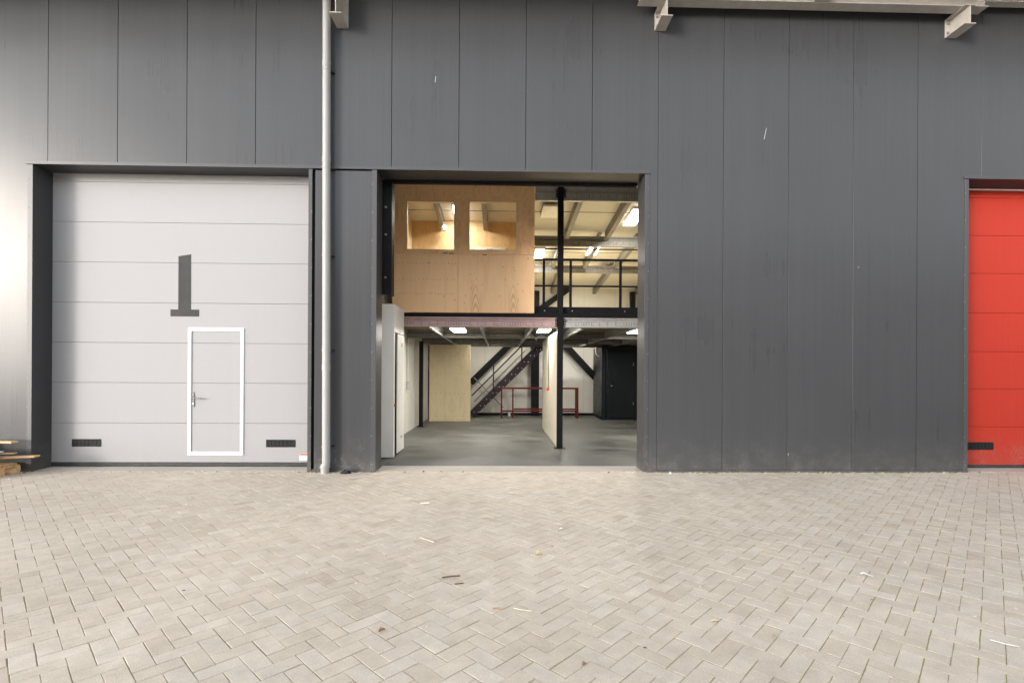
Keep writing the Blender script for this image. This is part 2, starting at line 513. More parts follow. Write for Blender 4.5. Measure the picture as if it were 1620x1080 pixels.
# ---- herringbone pavement -------------------------------------------------
W = 0.1037
ORG = Vector((-0.618, -4.918))
av = Vector((math.cos(R(45)), math.sin(R(45))))
bv = Vector((math.sin(R(45)), -math.cos(R(45))))
PX0, PX1, PY0, PY1 = -13.5, 13.5, -11.5, 0.10
pave = tag(bx(PX0, PX1, PY0, PY1 - 0.02, -0.11, -0.0040).build('pavement', M['joint']),
           'beige concrete block pavement laid in herringbone in front of the warehouse', kind='structure')
def bricks():
    out = []
    for s_ in range(-60, 61):
        for d_ in range(-190, 191):
            # lattice (1,-1)*d + (2,2)*s
            i0, j0 = d_ + 2 * s_, -d_ + 2 * s_
            for kind in (0, 1):
                ci, cj = (i0 + 1, j0 + 0.5) if kind == 0 else (i0 + 0.5, j0 - 1)
                c = ORG + av * (ci * W) + bv * (cj * W)
                if PX0 < c.x < PX1 and PY0 < c.y < PY1 - 0.06:
                    out.append((c, kind))
    return out
BR = bricks()
cinv = cam.matrix_world.inverted()
def in_view(c):
    p = cinv @ Vector((c.x, c.y, 0))
    if p.z > -0.3: return None
    u = 803 * p.x / -p.z; v = 803 * -p.y / -p.z + 50
    if abs(u) > 800 or not (-540 < v < 530): return None
    return -p.z
scored = sorted([(d, k) for k, (c, _) in enumerate(BR) for d in [in_view(c)] if d is not None])
near = set(k for _, k in scored[:300])
# a brick's own mesh: worn chamfered block, 100 x 207 mm, top at z = 0
HX, HY, CH = W - 0.0020, W / 2 - 0.0020, 0.0022
BV = ([(sx * (HX - CH), sy * (HY - CH), 0.0) for sx, sy in ((-1, -1), (1, -1), (1, 1), (-1, 1))]
      + [(sx * HX, sy * HY, -CH) for sx, sy in ((-1, -1), (1, -1), (1, 1), (-1, 1))]
      + [(sx * HX, sy * HY, -0.02) for sx, sy in ((-1, -1), (1, -1), (1, 1), (-1, 1))])
BF = [(0, 1, 2, 3)] + [(4 + i, 4 + (i + 1) % 4, (i + 1) % 4, i) for i in range(4)] + [(8 + i, 8 + (i + 1) % 4, 4 + (i + 1) % 4, 4 + i) for i in range(4)]
proto = bpy.data.meshes.new('paver'); proto.from_pydata(BV, [], BF); proto.update(); proto.materials.append(M['paver'])
fv, ff, ft = [], [], []
for k, (c, kind) in enumerate(BR):
    ang = R(45) if kind == 0 else R(-45)
    ang += rnd.gauss(0, 0.006)
    x = c.x + rnd.gauss(0, 0.0011); y = c.y + rnd.gauss(0, 0.0011)
    z = max(-0.0012, min(0.0012, rnd.gauss(0, 0.0005))) + 0.0012 * mnoise.noise(Vector((c.x * 0.5, c.y * 0.5, 0)))
    tx, ty = rnd.gauss(0, 0.0026), rnd.gauss(0, 0.0026)
    T = Matrix.Translation((x, y, z)) @ Matrix.Rotation(ang, 4, 'Z') @ Matrix.Rotation(tx, 4, 'X') @ Matrix.Rotation(ty, 4, 'Y')
    if k in near:
        o = bpy.data.objects.new('paver', proto)
        COL.objects.link(o); o.parent = pave; o.matrix_local = T
    else:
        o_ = len(fv)
        fv += [tuple(T @ Vector(p)) for p in BV]
        ff += [tuple(o_ + i for i in f) for f in BF]
        ft += [rnd.random()] * len(BF)
fm = bpy.data.meshes.new('pavers'); fm.from_pydata(fv, [], ff); fm.update(); fm.materials.append(M['paver_field'])
fa = fm.attributes.new('tone', 'FLOAT', 'FACE'); fa.data.foreach_set('value', ft)
fo = link('pavers', fm, pave); fo['kind'] = 'stuff'

# ---- interior shell ---------------------------------------------------------
IX0, IX1, IYB = -2.27, 6.0, 10.30
def zc(y): return 5.22 - 0.09 * (y - 2.4)
tag(bx(IX0 - 0.1, IX1 + 0.1, 0.46, IYB + 0.1, -0.1, 0.0).build('interior_floor', M['floor']), 'grey power-floated concrete floor inside the open unit', kind='structure')
tag(MB().prism_x([(0.03, -0.05), (0.03, 0.003), (0.47, 0.006), (0.47, -0.05)], -1.83, 2.19).build('threshold', M['threshold']), 'pale concrete threshold strip across the open doorway', kind='structure')
tag(MB().prism_x([(0.03, -0.05), (0.03, 0.003), (0.42, 0.02), (0.42, -0.05)], -6.85, -2.83).build('threshold', M['threshold']), 'pale concrete threshold strip below the white door', kind='structure')
tag(MB().prism_x([(0.03, -0.05), (0.03, 0.003), (0.44, -0.002), (0.44, -0.05)], 7.16, 11.4).build('threshold', M['threshold']), 'pale concrete threshold strip below the red door', kind='structure')
wl_ = tag(bx(IX0 - 0.1, IX0, 0.12, IYB, 0, 5.6).build('wall_left', M['innerwall']), 'cream liner wall on the left inside the unit', kind='structure')
for yy in (1.3, 2.3, 3.3, 4.3, 5.3, 6.3, 7.3, 8.3, 9.3):
    bx(IX0 - 0.001, IX0 + 0.0015, yy - 0.004, yy + 0.004, 0, 4.4).build('panel_joint', M['greyplastic'], wl_)
tag(bx(IX1, IX1 + 0.1, 0.12, IYB, 0, 5.6).build('wall_right', M['innerwall']), 'cream liner wall on the right inside the unit', kind='structure')
wb = tag(bx(IX0, IX1, IYB, IYB + 0.1, 0, 5.6).build('wall_back', M['innerwall']), 'cream liner wall at the back of the unit', kind='structure')
for xx in (-1.6, -0.5, 0.6, 1.9, 3.0, 4.1):
    bx(xx - 0.004, xx + 0.004, IYB - 0.0015, IYB + 0.002, 0.09, 4.5).build('panel_joint', M['greyplastic'], wb)
bx(IX0, IX1, IYB - 0.03, IYB - 0.002, 0.0, 0.085).build('skirting', M['black'], wb)
bx(IX0 + 0.02, IX1 - 0.02, IYB - 0.07, IYB - 0.002, 4.50, 4.54).build('wall_rail', M['white'], wb)
ce = MB()
ce.add([(IX0, 0.12, zc(0.12)), (IX1, 0.12, zc(0.12)), (IX1, IYB, zc(IYB)), (IX0, IYB, zc(IYB)),
        (IX0, 0.12, zc(0.12) + 0.1), (IX1, 0.12, zc(0.12) + 0.1), (IX1, IYB, zc(IYB) + 0.1), (IX0, IYB, zc(IYB) + 0.1)],
       [(0, 1, 2, 3), (7, 6, 5, 4), (0, 4, 5, 1), (1, 5, 6, 2), (2, 6, 7, 3), (3, 7, 4, 0)])
ceil = tag(ce.build('ceiling', M['ceil']), 'cream sloping ceiling sheets above the mezzanine', kind='structure')
for yy in (3.1, 3.75, 5.7, 6.5, 8.2):
    MB().bar((IX0, yy, zc(yy) - 0.003), (IX1, yy, zc(yy) - 0.003), 0.012, 0.008).build('ceiling_joint', M['brownslot'], ceil)
bx(0.92, 1.30, 3.15, 3.95, zc(3.55) - 0.10, zc(3.55) - 0.055, 0.004).build('ceiling_panel', M['white'], ceil)

# ================================================================== FACADE
HZ = 4.495                     # soffit of the doorways
TOPZ = 9.2
J = [-6.617 + i for i in range(-6, 22)]
def jx(i): return -6.617 + i
LD0, LD1 = -6.823, -2.833      # left doorway
MD0, MD1 = -1.828, 2.187       # open doorway
RD0, RD1 = 7.184, 11.3         # right doorway
fac = thing('warehouse', 'anthracite metal-clad warehouse front with three tall doorways', 'building')
GAP = 0.0035
def panel(poly=None, x0=0, x1=0, z0=0, z1=TOPZ):
    if poly:
        o = MB().prism_y(poly, 0.0, 0.085).build('wall_panel', M['clad'], fac)
    else:
        o = bx(x0 + GAP, x1 - GAP, 0.0, 0.085, z0, z1, 0.0018).build('wall_panel', M['clad'], fac)
    return o
PT = HZ + 0.045                # panels above the doorways start over the drip flashing
for i in range(-6, -1):
    panel(x0=jx(i), x1=jx(i + 1), z0=0.035)
e0, e1 = jx(-1) + GAP, jx(0) - GAP
panel(poly=[(e0, 0.035), (LD0 - 0.072, 0.035), (LD0 - 0.072, PT), (e1, PT), (e1, TOPZ), (e0, TOPZ)])
for i in range(0, 8):
    panel(x0=jx(i), x1=jx(i + 1), z0=PT)
e0, e1 = jx(8) + GAP, jx(9) - GAP
panel(poly=[(e0, PT), (MD1 + 0.062, PT), (MD1 + 0.062, 0.035), (e1, 0.035), (e1, TOPZ), (e0, TOPZ)])
for i in range(9, 13):
    panel(x0=jx(i), x1=jx(i + 1), z0=0.035)
e0, e1 = jx(13) + GAP, jx(14) - GAP
panel(poly=[(e0, 0.035), (RD0 - 0.062, 0.035), (RD0 - 0.062, PT), (e1, PT), (e1, TOPZ), (e0, TOPZ)])
for i in range(14, 18):
    panel(x0=jx(i), x1=jx(i + 1), z0=PT)
for i in range(18, 22):
    panel(x0=jx(i), x1=jx(i + 1), z0=0.035)
# pier between the two left doorways
bx(LD1 + 0.093, MD0 - 0.072, 0.006, 0.09, 0.03, HZ - 0.022, 0.003).build('pier_panel', M['clad'], fac)
# dark core behind the joints
core = MB()
core.box(jx(-6), LD0 - 0.005, 0.086, 0.30, 0.0, TOPZ - 0.05)
core.box(LD0 - 0.005, RD1, 0.086, 0.30, HZ + 0.012, TOPZ - 0.05)
core.box(LD1 + 0.005, MD0 - 0.005, 0.091, 0.30, 0.0, HZ + 0.012)
core.box(MD1 + 0.005, RD0 - 0.005, 0.086, 0.30, 0.0, HZ + 0.012)
core.box(RD1 + 0.005, jx(22), 0.086, 0.30, 0.0, TOPZ - 0.05)
core.build('panel_backing', M['gapdark'], fac)
# drip flashings over the doorways
def lprof(x0, x1, name):
    m = MB()
    m.box(x0, x1, -0.016, 0.002, HZ + 0.002, PT - 0.002, 0.002)
    m.box(x0, x1, -0.022, -0.0165, HZ - 0.006, HZ + 0.010, 0.0015)
    return m.build(name, M['trim'], fac)
lprof(LD0 - 0.10, MD1 + 0.075, 'drip_flashing')
lprof(RD0 - 0.075, RD1 + 0.1, 'drip_flashing')
# jamb flashings: a face leg and a deep reveal leg, soffit sheets
def jamb(x, sgn, depth, leg):
    """sgn +1: opening lies on +x side"""
    m = MB()
    a, b_ = (x - leg, x) if sgn > 0 else (x, x + leg)
    m.box(a, b_, -0.007, -0.001, 0.0, HZ - 0.004, 0.0015)
    m.build('jamb_trim', M['trim'], fac)
    r_ = MB()
    a, b_ = (x - 0.004, x) if sgn > 0 else (x, x + 0.004)
    r_.box(a, b_, -0.0005, depth, 0.0, HZ - 0.001)
    r_.build('jamb_reveal', M['jamb'], fac)
    k = MB()
    q = x - sgn * (leg - 0.008)
    for zz in [0.12 + 0.415 * t for t in range(11)]:
        k.tube((q, -0.010, zz), (q, -0.0065, zz), 0.007, n=8)
    kk = k.build('trim_screws', M['galvdull'], fac); kk['kind'] = 'stuff'
jamb(LD0, 1, 0.36, 0.072)
jamb(LD1, -1, 0.36, 0.055)
jamb(MD0, 1, 0.36, 0.072)
jamb(MD1, -1, 0.38, 0.062)
jamb(RD0, 1, 0.36, 0.062)
jamb(RD1, -1, 0.36, 0.062)
for (x0, x1) in ((LD0, LD1), (MD0, MD1), (RD0, RD1)):
    bx(x0 + 0.001, x1 - 0.001, 0.0, 0.40, HZ + 0.001, HZ + 0.011).build('soffit', M['jamb'], fac)
# foot flashing along the right-hand wall, pier and left end
for x0, x1 in ((MD1 + 0.001, RD0 - 0.001), (LD1 + 0.001, MD0 - 0.001), (jx(-6), LD0 - 0.001), (RD1 + 0.001, jx(22))):
    m = MB()
    m.box(x0, x1, -0.022, 0.0, 0.0, 0.026, 0.003)
    m.box(x0, x1, -0.004, 0.08, 0.0265, 0.034)
    m.build('foot_flashing', M['trim'], fac)
# long scratches and a paint nick in the coating
for (x, z, dx, dz) in ((4.02, 5.13, 0.035, 0.17), (-0.97, 5.85, 0.01, 0.09), (5.47, 3.12, 0.01, 0.02), (4.40, 0.27, 0.004, 0.035)):
    MB().bar((x - dx / 2, -0.001, z - dz / 2), (x + dx / 2, -0.001, z + dz / 2), 0.005, 0.0015, up=(0, 1, 0)).build('scratch', M['silverprint'], fac)
# roof edge (coping) far above the frame, and the blank side of the building
bx(jx(-6), jx(22), -0.05, 0.35, TOPZ + 0.003, TOPZ + 0.12, 0.01).build('coping', M['trim'], fac)
bx(jx(-6), jx(22), IYB + 0.25, IYB + 0.35, 0, TOPZ - 0.1).build('rear_wall', M['clad'], fac)
bx(jx(-6), jx(22), 0.31, IYB + 0.24, 6.4, 6.5).build('roof', M['ground'], fac)
bx(jx(-6), jx(-6) + 0.1, 0.31, IYB + 0.24, 0, 6.4).build('side_wall', M['clad'], fac)
bx(jx(22) - 0.1, jx(22), 0.31, IYB + 0.24, 0, 6.4).build('side_wall', M['clad'], fac)
# dark header box and door track just behind the open doorway
bx(MD0 + 0.002, MD1 - 0.002, 0.401, 0.50, HZ - 0.028, HZ + 0.3, 0.004).build('header_box', M['black'], fac)
MB().tube((MD0 + 0.05, 0.45, HZ - 0.040), (MD1 - 0.02, 0.45, HZ - 0.040), 0.011, n=10).build('header_shaft', M['brownslot'], fac)
tr = thing('door_track', 'black vertical door track fixed inside the left edge of the open doorway', 'door track', (MD0, 0.45, 0))
bx(MD0 - 0.05, -1.69, 0.40, 0.44, 2.70, HZ, 0.003).build('track_plate', M['black'], tr)
bx(-1.72, -1.69, 0.445, 0.60, 2.70, HZ, 0.002).build('track_rail', M['black'], tr)
for zz in (2.95, 3.62, 4.05):
    bx(-1.80, -1.765, 0.385, 0.399, zz, zz + 0.03, 0.002).build('track_bolt', M['steel'], tr)

# ================================================================== SECTIONAL DOORS
def sectional(name, label, x0, x1, yf, zs, mat, vents, loc):
    d = thing(name, label, 'overhead door', loc)
    for a, b_ in zip(zs, zs[1:]):
        bx(x0, x1, yf, yf + 0.045, a + 0.0018, b_ - 0.0018, 0.0024).build('door_section', mat, d)
    bx(x0 + 0.02, x1 - 0.02, yf + 0.02, yf + 0.04, zs[0], zs[-1]).build('section_core', M['vent'], d)
    bx(x0, x1, yf - 0.004, yf + 0.045, zs[0] - 0.058, zs[0] + 0.001, 0.008).build('bottom_seal', M['rubber'], d)
    for (a, b_, z0, z1) in vents:
        fr = MB(); t_ = 0.016
        fr.box(a, b_, yf - 0.010, yf + 0.002, z1 - t_, z1, 0.003); fr.box(a, b_, yf - 0.010, yf + 0.002, z0, z0 + t_, 0.003)
        fr.box(a, a + t_, yf - 0.010, yf + 0.002, z0 + t_, z1 - t_, 0.003); fr.box(b_ - t_, b_, yf - 0.010, yf + 0.002, z0 + t_, z1 - t_, 0.003)
        v = fr.build('vent_grille', M['vent'], d)
        bx(a + t_, b_ - t_, yf - 0.0015, yf + 0.001, z0 + t_, z1 - t_).build('vent_opening', M['gapdark'], v)
        s_ = MB(); n_ = 5
        for q in range(n_):
            zz = z0 + t_ + (z1 - z0 - 2 * t_) * (q + 0.5) / n_
            s_.box(a + t_, b_ - t_, yf - 0.008, yf - 0.003, zz - 0.004, zz + 0.003)
        for q in range(1, 7):
            xx = a + t_ + (b_ - a - 2 * t_) * q / 7
            s_.box(xx - 0.004, xx + 0.004, yf - 0.0095, yf - 0.002, z0 + t_, z1 - t_)
        s_.build('vent_slats', M['vent'], v)
    return d
wdoor = sectional('overhead_door', 'closed white sectional door with grey numeral 1 and small walk-through door', -6.85, -2.80, 0.33,
                  [0.083, 0.685, 1.302, 1.915, 2.527, 3.144, 3.756, 4.369, 4.98], M['doorwhite'],
                  [(-6.515, -6.079, 0.323, 0.438), (-3.584, -3.139, 0.319, 0.434)], (-4.83, 0.33, 0))
rdoor = sectional('overhead_door', 'closed red sectional door at the far end of the grey wall', 7.15, 11.33, 0.36,
                  [0.048, 0.658, 1.268, 1.867, 2.487, 3.122, 3.73, 4.335, 4.94], M['doorred'],
                  [(7.513, 7.953, 0.292, 0.413)], (9.2, 0.36, 0))
bx(7.16, 11.3, 0.354, 0.41, 4.455, 4.478, 0.003).build('top_seal', M['frame'], rdoor)
MB().prism_y([(-4.931, 3.246), (-4.739, 3.278), (-4.736, 2.429), (-4.613, 2.429), (-4.613, 2.322), (-5.047, 2.322), (-5.047, 2.429), (-4.931, 2.429)], 0.3275, 0.3305).build('numeral', M['digit'], wdoor)
# walk-through door
def ring(x0, x1, z0, z1, w, y0, y1, c):
    m = MB()
    m.box(x0, x1, y0, y1, z1 - w, z1, c); m.box(x0, x1, y0, y1, z0, z0 + w, c)
    m.box(x0, x0 + w, y0, y1, z0 + w - c * .5, z1 - w + c * .5, c); m.box(x1 - w, x1, y0, y1, z0 + w - c * .5, z1 - w + c * .5, c)
    return m
wf = ring(-4.778, -3.922, 0.192, 2.156, 0.058, 0.323, 0.331, 0.002).build('walk_door', M['silverprint'], wdoor)
ring(-4.770, -3.930, 0.200, 2.148, 0.046, 0.312, 0.3225, 0.003).build('door_frame', M['frame'], wf)
ring(-4.7235, -3.9765, 0.2465, 2.1015, 0.004, 0.3285, 0.3305, 0.0).build('door_gap', M['vent'], wf)
bx(-4.706, -4.676, 0.318, 0.329, 0.935, 1.165, 0.003).build('handle_plate', M['steel'], wf)
MB().tube((-4.691, 0.318, 1.078), (-4.691, 0.272, 1.078), 0.011, n=10).bar((-4.700, 0.276, 1.078), (-4.545, 0.276, 1.066), 0.018, 0.020, c=0.004).build('door_handle', M['steel'], wf)
MB().tube((-4.691, 0.319, 0.985), (-4.691, 0.309, 0.985), 0.013, n=12).build('lock_cylinder', M['frame'], wf)
st = bx(-3.078, -2.86, 0.3285, 0.3305, 0.118, 0.222).build('warning_sticker', M['frame'], wdoor)
bx(-3.076, -2.862, 0.3275, 0.3284, 0.190, 0.221).build('sticker_band', M['orangeprint'], st)
tx = MB()
for q, (a, b_) in enumerate(((-3.07, -3.0), (-3.07, -3.02), (-2.985, -2.95))):
    tx.box(a, b_, 0.3277, 0.3284, 0.165 - 0.02 * q, 0.172 - 0.02 * q)
tx.box(-3.07, -2.87, 0.3277, 0.3284, 0.176, 0.182)
tx.build('sticker_text', M['greyprint'], st)

# ================================================================== DOWNPIPE
PXC, PYC = -2.535, -0.10
dp = thing('downpipe', 'pale grey plastic downpipe running down the pier beside the white door', 'drainpipe', (PXC, PYC, 0))
def px_(z): return PXC - 0.012 * (z - 3.0) / 3.0
def pipe_pt(z, off=0.0): return (px_(z) + off, PYC, z)
for a, b_ in ((0.12, 1.56), (1.56, 4.60), (4.60, 5.999), (5.999, 9.0)):
    MB().tube(pipe_pt(a), pipe_pt(b_), 0.0555, n=28).build('pipe_section', M['pipe'], dp, True)
for z in (1.56, 4.60, 5.999):
    MB().tube(pipe_pt(z - 0.055), pipe_pt(z + 0.03), 0.0595, n=28).build('pipe_socket', M['pipe'], dp, True)
for z in (0.39, 1.80, 3.19, 4.47, 5.90):
    m = MB().tube(pipe_pt(z - 0.012), pipe_pt(z + 0.012), 0.0610, n=28)
    c_ = m.build('pipe_clip', M['pipe'], dp, True)
    MB().bar((px_(z) + 0.03, PYC + 0.03, z), (px_(z) + 0.085, -0.001, z), 0.022, 0.02).build('clip_arm', M['black'], c_)
MB().tube((PXC - 0.003, PYC, 0.0), (PXC - 0.003, PYC, 0.085), 0.060, n=28).tube((PXC - 0.003, PYC, 0.085), (PXC - 0.003, PYC, 0.105), 0.073, n=28).tube((PXC - 0.003, PYC, 0.105), (PXC - 0.003, PYC, 0.14), 0.063, 0.057, n=28).build('pipe_foot', M['pipe'], dp, True)

# ================================================================== CANOPY STEELWORK
def wall_bracket(x, z0, h, w, label):
    b_ = thing('wall_bracket', label, 'bracket', (x, 0, z0), 'steel brackets high on the wall')
    bx(x - w / 2, x + w / 2, -0.016, -0.001, z0, z0 + h, 0.002).build('back_plate', M['beampaint'], b_)
    bx(x - w / 2, x + w / 2, -0.34, -0.017, z0, z0 + 0.012, 0.002).build('bottom_flange', M['beampaint'], b_)
    bx(x - w / 2, x + w / 2, -0.34, -0.017, z0 + h - 0.012, z0 + h, 0.002).build('top_flange', M['beampaint'], b_)
    bx(x - 0.006, x + 0.006, -0.339, -0.018, z0 + 0.013, z0 + h - 0.013).build('web', M['beampaint'], b_)
    for sx in (-1, 1):
        for sz in (0.07, h - 0.07):
            MB().tube((x + sx * w * 0.3, -0.034, z0 + sz), (x + sx * w * 0.3, -0.0165, z0 + sz), 0.016, n=6).build('bolt', M['galvdull'], b_)
    return b_
wall_bracket(-2.345, 6.575, 0.62, 0.17, 'pale steel bracket beside the top of the downpipe')
wall_bracket(2.40, 6.645, 0.270, 0.165, 'pale steel bracket under the left end of the overhead beam')
wall_bracket(6.88, 6.635, 0.280, 0.175, 'pale steel bracket under the right end of the overhead beam')
def hbeam(name, label, x0, x1, y0, y1, z0, h, loc):
    b_ = thing(name, label, 'beam', loc)
    bx(x0, x1, y0, y1, z0, z0 + 0.014, 0.002).build('bottom_flange', M['beampaint'], b_)
    bx(x0, x1, y0, y1, z0 + h - 0.014, z0 + h, 0.002).build('top_flange', M['beampaint'], b_)
    ym = (y0 + y1) / 2
    bx(x0 + 0.001, x1 - 0.001, ym - 0.005, ym + 0.005, z0 + 0.0145, z0 + h - 0.0145).build('web', M['beampaint'], b_)
    for xx in (x0 + 0.02, (x0 + x1) / 2, x1 - 0.06):
        bx(xx, xx + 0.010, y0 + 0.006, ym - 0.0055, z0 + 0.015, z0 + h - 0.015).build('stiffener', M['beampaint'], b_)
    return b_
# the beams sit on the brackets' web line, clear of the plates
cb = hbeam('canopy_beam', 'pale grey steel beam along the top of the right wall', 2.02, 7.19, -0.30, -0.13, 6.917, 0.24, (4.6, -0.21, 6.9))
bx(4.56, 4.80, -0.37, -0.303, 6.925, 7.05, 0.004).build('beam_lug', M['beampaint'], cb)
hbeam('canopy_beam', 'higher pale steel beam continuing above the red door', 7.23, 12.0, -0.22, -0.10, 7.055, 0.20, (9.6, -0.16, 7.0))
tag(bx(-12.5, 14.5, -1.7, -0.005, 7.30, 7.36, 0.004).build('canopy_roof', M['canopy']), 'metal canopy roof above the frame', kind='structure')

# ================================================================== INTERIOR STEELWORK
JOIST_X = (-1.38, -0.38, 0.62, 1.62, 2.62, 3.62, 4.62, 5.5)
BEAM_Y = (2.40, 4.90, 7.30)
mz = thing('mezzanine', 'steel mezzanine floor with black posts inside the open unit', 'mezzanine', (1.205, 2.4, 0))
ROOM_X1 = 0.685
bx(IX0 + 0.01, IX1 - 0.01, 2.46, 9.2, 2.53, 2.565).build('deck', M['chip'], mz)
bx(IX0 + 0.01, IX1 - 0.01, 2.36, 2.455, 2.585, 2.655, 0.003).build('deck_edge', M['black'], mz)
bx(IX0 + 0.01, IX1 - 0.01, 2.46, 9.2, 2.5655, 2.60).build('bounce_deck', M['plyC'], mz)  # pale unseen top layer, added to bounce light up to the ceiling
def sigma(x0, x1, y, z0, z1, mat, name, par):
    """folded beam: two lips, bulged web, rows of holes"""
    h = z1 - z0
    pr = [(y, z0), (y, z0 + h * .10), (y + .008, z0 + h * .14), (y + .008, z0 + h * .56), (y + .038, z0 + h * .68), (y + .038, z0 + h * .80), (y, z0 + h * .88), (y, z1), (y + .07, z1), (y + .07, z0)]
    b_ = MB().prism_x(pr, x0, x1).build(name, mat, par)
    hm = MB()
    x = x0 + 0.25
    while x < x1 - 0.25:
        for zz in (z0 + h * .26, z0 + h * .44):
            hm.tube((x, y + .0065, zz), (x, y + .0085, zz), 0.009, n=6)
        x += 0.052 if int((x - x0) / 0.55) % 2 == 0 else 0.16
    hh = hm.build('beam_holes', M['gapdark'], b_); hh['kind'] = 'stuff'
    return b_
sigma(IX0 + 0.02, 1.145, 2.385, 2.385, 2.575, M['pinkreflect'], 'front_beam', mz)  # left span carries the painted red reflection
sigma(1.265, IX1 - 0.02, 2.385, 2.385, 2.575, M['galv'], 'front_beam', mz)
for yb in (4.90, 7.30, 9.12):
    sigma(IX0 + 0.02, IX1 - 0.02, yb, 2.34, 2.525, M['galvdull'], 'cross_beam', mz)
for xj in JOIST_X:
    for y0, y1 in ((2.46, 4.895), (4.975, 7.295), (7.375, 9.115)):
        pr = [(xj, 2.35), (xj + 0.055, 2.35), (xj + 0.055, 2.362), (xj + 0.012, 2.362), (xj + 0.012, 2.51), (xj + 0.055, 2.51), (xj + 0.055, 2.525), (xj, 2.525)]
        MB().prism_y(pr, y0, y1).build('joist', M['galv'], mz)
def post(x, y, z1, w, par):
    p_ = bx(x - w / 2, x + w / 2, y - w / 2, y + w / 2, 0.012, z1, 0.004).build('post', M['black'], par)
    bx(x - w * .95, x + w * .95, y - w * .8, y + w * .8, 0.0, 0.012, 0.002).build('base_plate', M['black'], p_)
    return p_
pp = post(1.205, 2.42, 5.19, 0.112, mz)
for zz in (2.48, 5.03):
    for sx in (-1, 1):
        bx(1.205 + sx * 0.06 - (0.04 if sx < 0 else 0), 1.205 + sx * 0.06 + (0.04 if sx > 0 else 0), 2.372, 2.382, zz - 0.085, zz + 0.085, 0.003).build('end_plate', M['black'], pp)
        for q in (-0.05, 0.0, 0.05):
            MB().tube((1.205 + sx * 0.083, 2.362, zz + q), (1.205 + sx * 0.083, 2.3715, zz + q), 0.010, n=6).build('plate_bolt', M['galv'], pp)
post(-2.125, 6.35, 2.335, 0.105, mz)
post(4.9, 4.94, 2.335, 0.105, mz)
post(5.2, 2.42, 2.38, 0.105, mz)

rl = thing('railing', 'black steel guard railing along the edge of the upper floor', 'railing', (2.0, 2.45, 2.655))
def rail_post(x): bx(x - 0.025, x + 0.025, 2.475, 2.515, 2.66, 3.72, 0.003).build('baluster', M['black'], rl)
for x in (0.885, 1.42, 2.42, 3.42, 4.42, 5.42): rail_post(x)
bx(0.70, IX1 - 0.05, 2.47, 2.52, 3.722, 3.765, 0.006).build('top_rail', M['black'], rl)
bx(0.70, IX1 - 0.05, 2.452, 2.474, 3.195, 3.232, 0.004).build('middle_rail', M['black'], rl)
bx(0.70, IX1 - 0.05, 2.455, 2.473, 2.657, 2.80, 0.003).build('toe_board', M['black'], rl)
for x in (0.9, 1.45, 2.5):
    MB().tube((x, 2.445, 2.72), (x, 2.4545, 2.72), 0.012, n=6).build('fixing_bolt', M['galv'], rl)

rf = thing('roof_framing', 'galvanised steel roof beams and joists above the upper floor', 'roof frame', (2, 4.9, 4.6))
for yb, z0, z1 in ((2.40, 4.89, 5.17), (4.90, 4.62, 4.87), (7.30, 4.44, 4.66)):
    if yb == 2.40:
        sigma(0.70, 1.145, 2.40, z0, z1, M['galv'], 'roof_beam', rf)
        sigma(1.265, IX1 - 0.02, 2.40, z0, z1, M['galv'], 'roof_beam', rf)
    else:
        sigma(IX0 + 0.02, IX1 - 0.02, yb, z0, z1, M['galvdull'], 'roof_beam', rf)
def roof_joist(xj, y0, y1):
    m = MB()
    for a, b_, c_, d_ in ((0, 0.10, -0.215, -0.20), (0, 0.012, -0.20, -0.02), (0, 0.10, -0.02, -0.004)):
        vs = []
        for y in (y0, y1):
            for x_, z_ in ((a, c_), (b_, c_), (b_, d_), (a, d_)):
                vs.append((xj + x_, y, zc(y) + z_))
        m.add(vs, [(0, 1, 2, 3), (7, 6, 5, 4), (0, 4, 5, 1), (1, 5, 6, 2), (2, 6, 7, 3), (3, 7, 4, 0)])
    m.build('roof_joist', M['galvdull'], rf)
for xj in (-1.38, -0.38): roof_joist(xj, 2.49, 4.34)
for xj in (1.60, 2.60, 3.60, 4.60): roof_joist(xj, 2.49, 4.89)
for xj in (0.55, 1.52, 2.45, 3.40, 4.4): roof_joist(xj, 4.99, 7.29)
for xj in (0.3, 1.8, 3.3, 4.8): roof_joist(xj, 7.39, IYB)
MB().tube((0.75, 4.86, 4.54), (IX1 - 0.05, 4.86, 4.54), 0.018, n=8).build('sprinkler_pipe', M['black'], rf)

# black portal steel at the back wall
bk = thing('portal_frame', 'black steel columns and diagonal braces against the back wall', 'steel frame', (1.26, 10.2, 0))
bx(1.13, 1.40, 10.02, 10.22, 0, 4.35, 0.006).build('column', M['black'], bk)
bx(3.40, 3.54, 10.02, 10.22, 0, 2.55, 0.006).build('column', M['black'], bk)
bx(4.60, 4.76, 10.02, 10.22, 2.6, 4.35, 0.006).build('column', M['black'], bk)
bx(-2.23, -2.05, 10.02, 10.22, 0, 4.35, 0.006).build('column', M['black'], bk)
MB().bar((-0.98, 10.12, 1.13), (1.14, 10.12, 3.22), 0.14, 0.22, up=(0, 0, 1), c=0.005).build('brace', M['black'], bk)
MB().bar((3.41, 10.12, 1.30), (1.40, 10.12, 3.45), 0.14, 0.22, up=(0, 0, 1), c=0.005).build('brace', M['black'], bk)
MB().bar((1.40, 10.12, 3.70), (2.45, 10.12, 4.45), 0.12, 0.19, up=(0, 0, 1), c=0.005).build('brace', M['black'], bk)
bx(2.25, 2.50, 10.0, 10.2, 4.36, 4.52, 0.005).build('brace_plate', M['black'], bk)
MB().bar((-0.86, 10.0, 1.32), (0.16, 10.0, 0.28), 0.03, 0.04).build('tie_rod', M['galvdull'], bk)
bx(-2.262, -2.245, 8.7, 9.05, 0, 2.35).build('column', M['black'], bk)
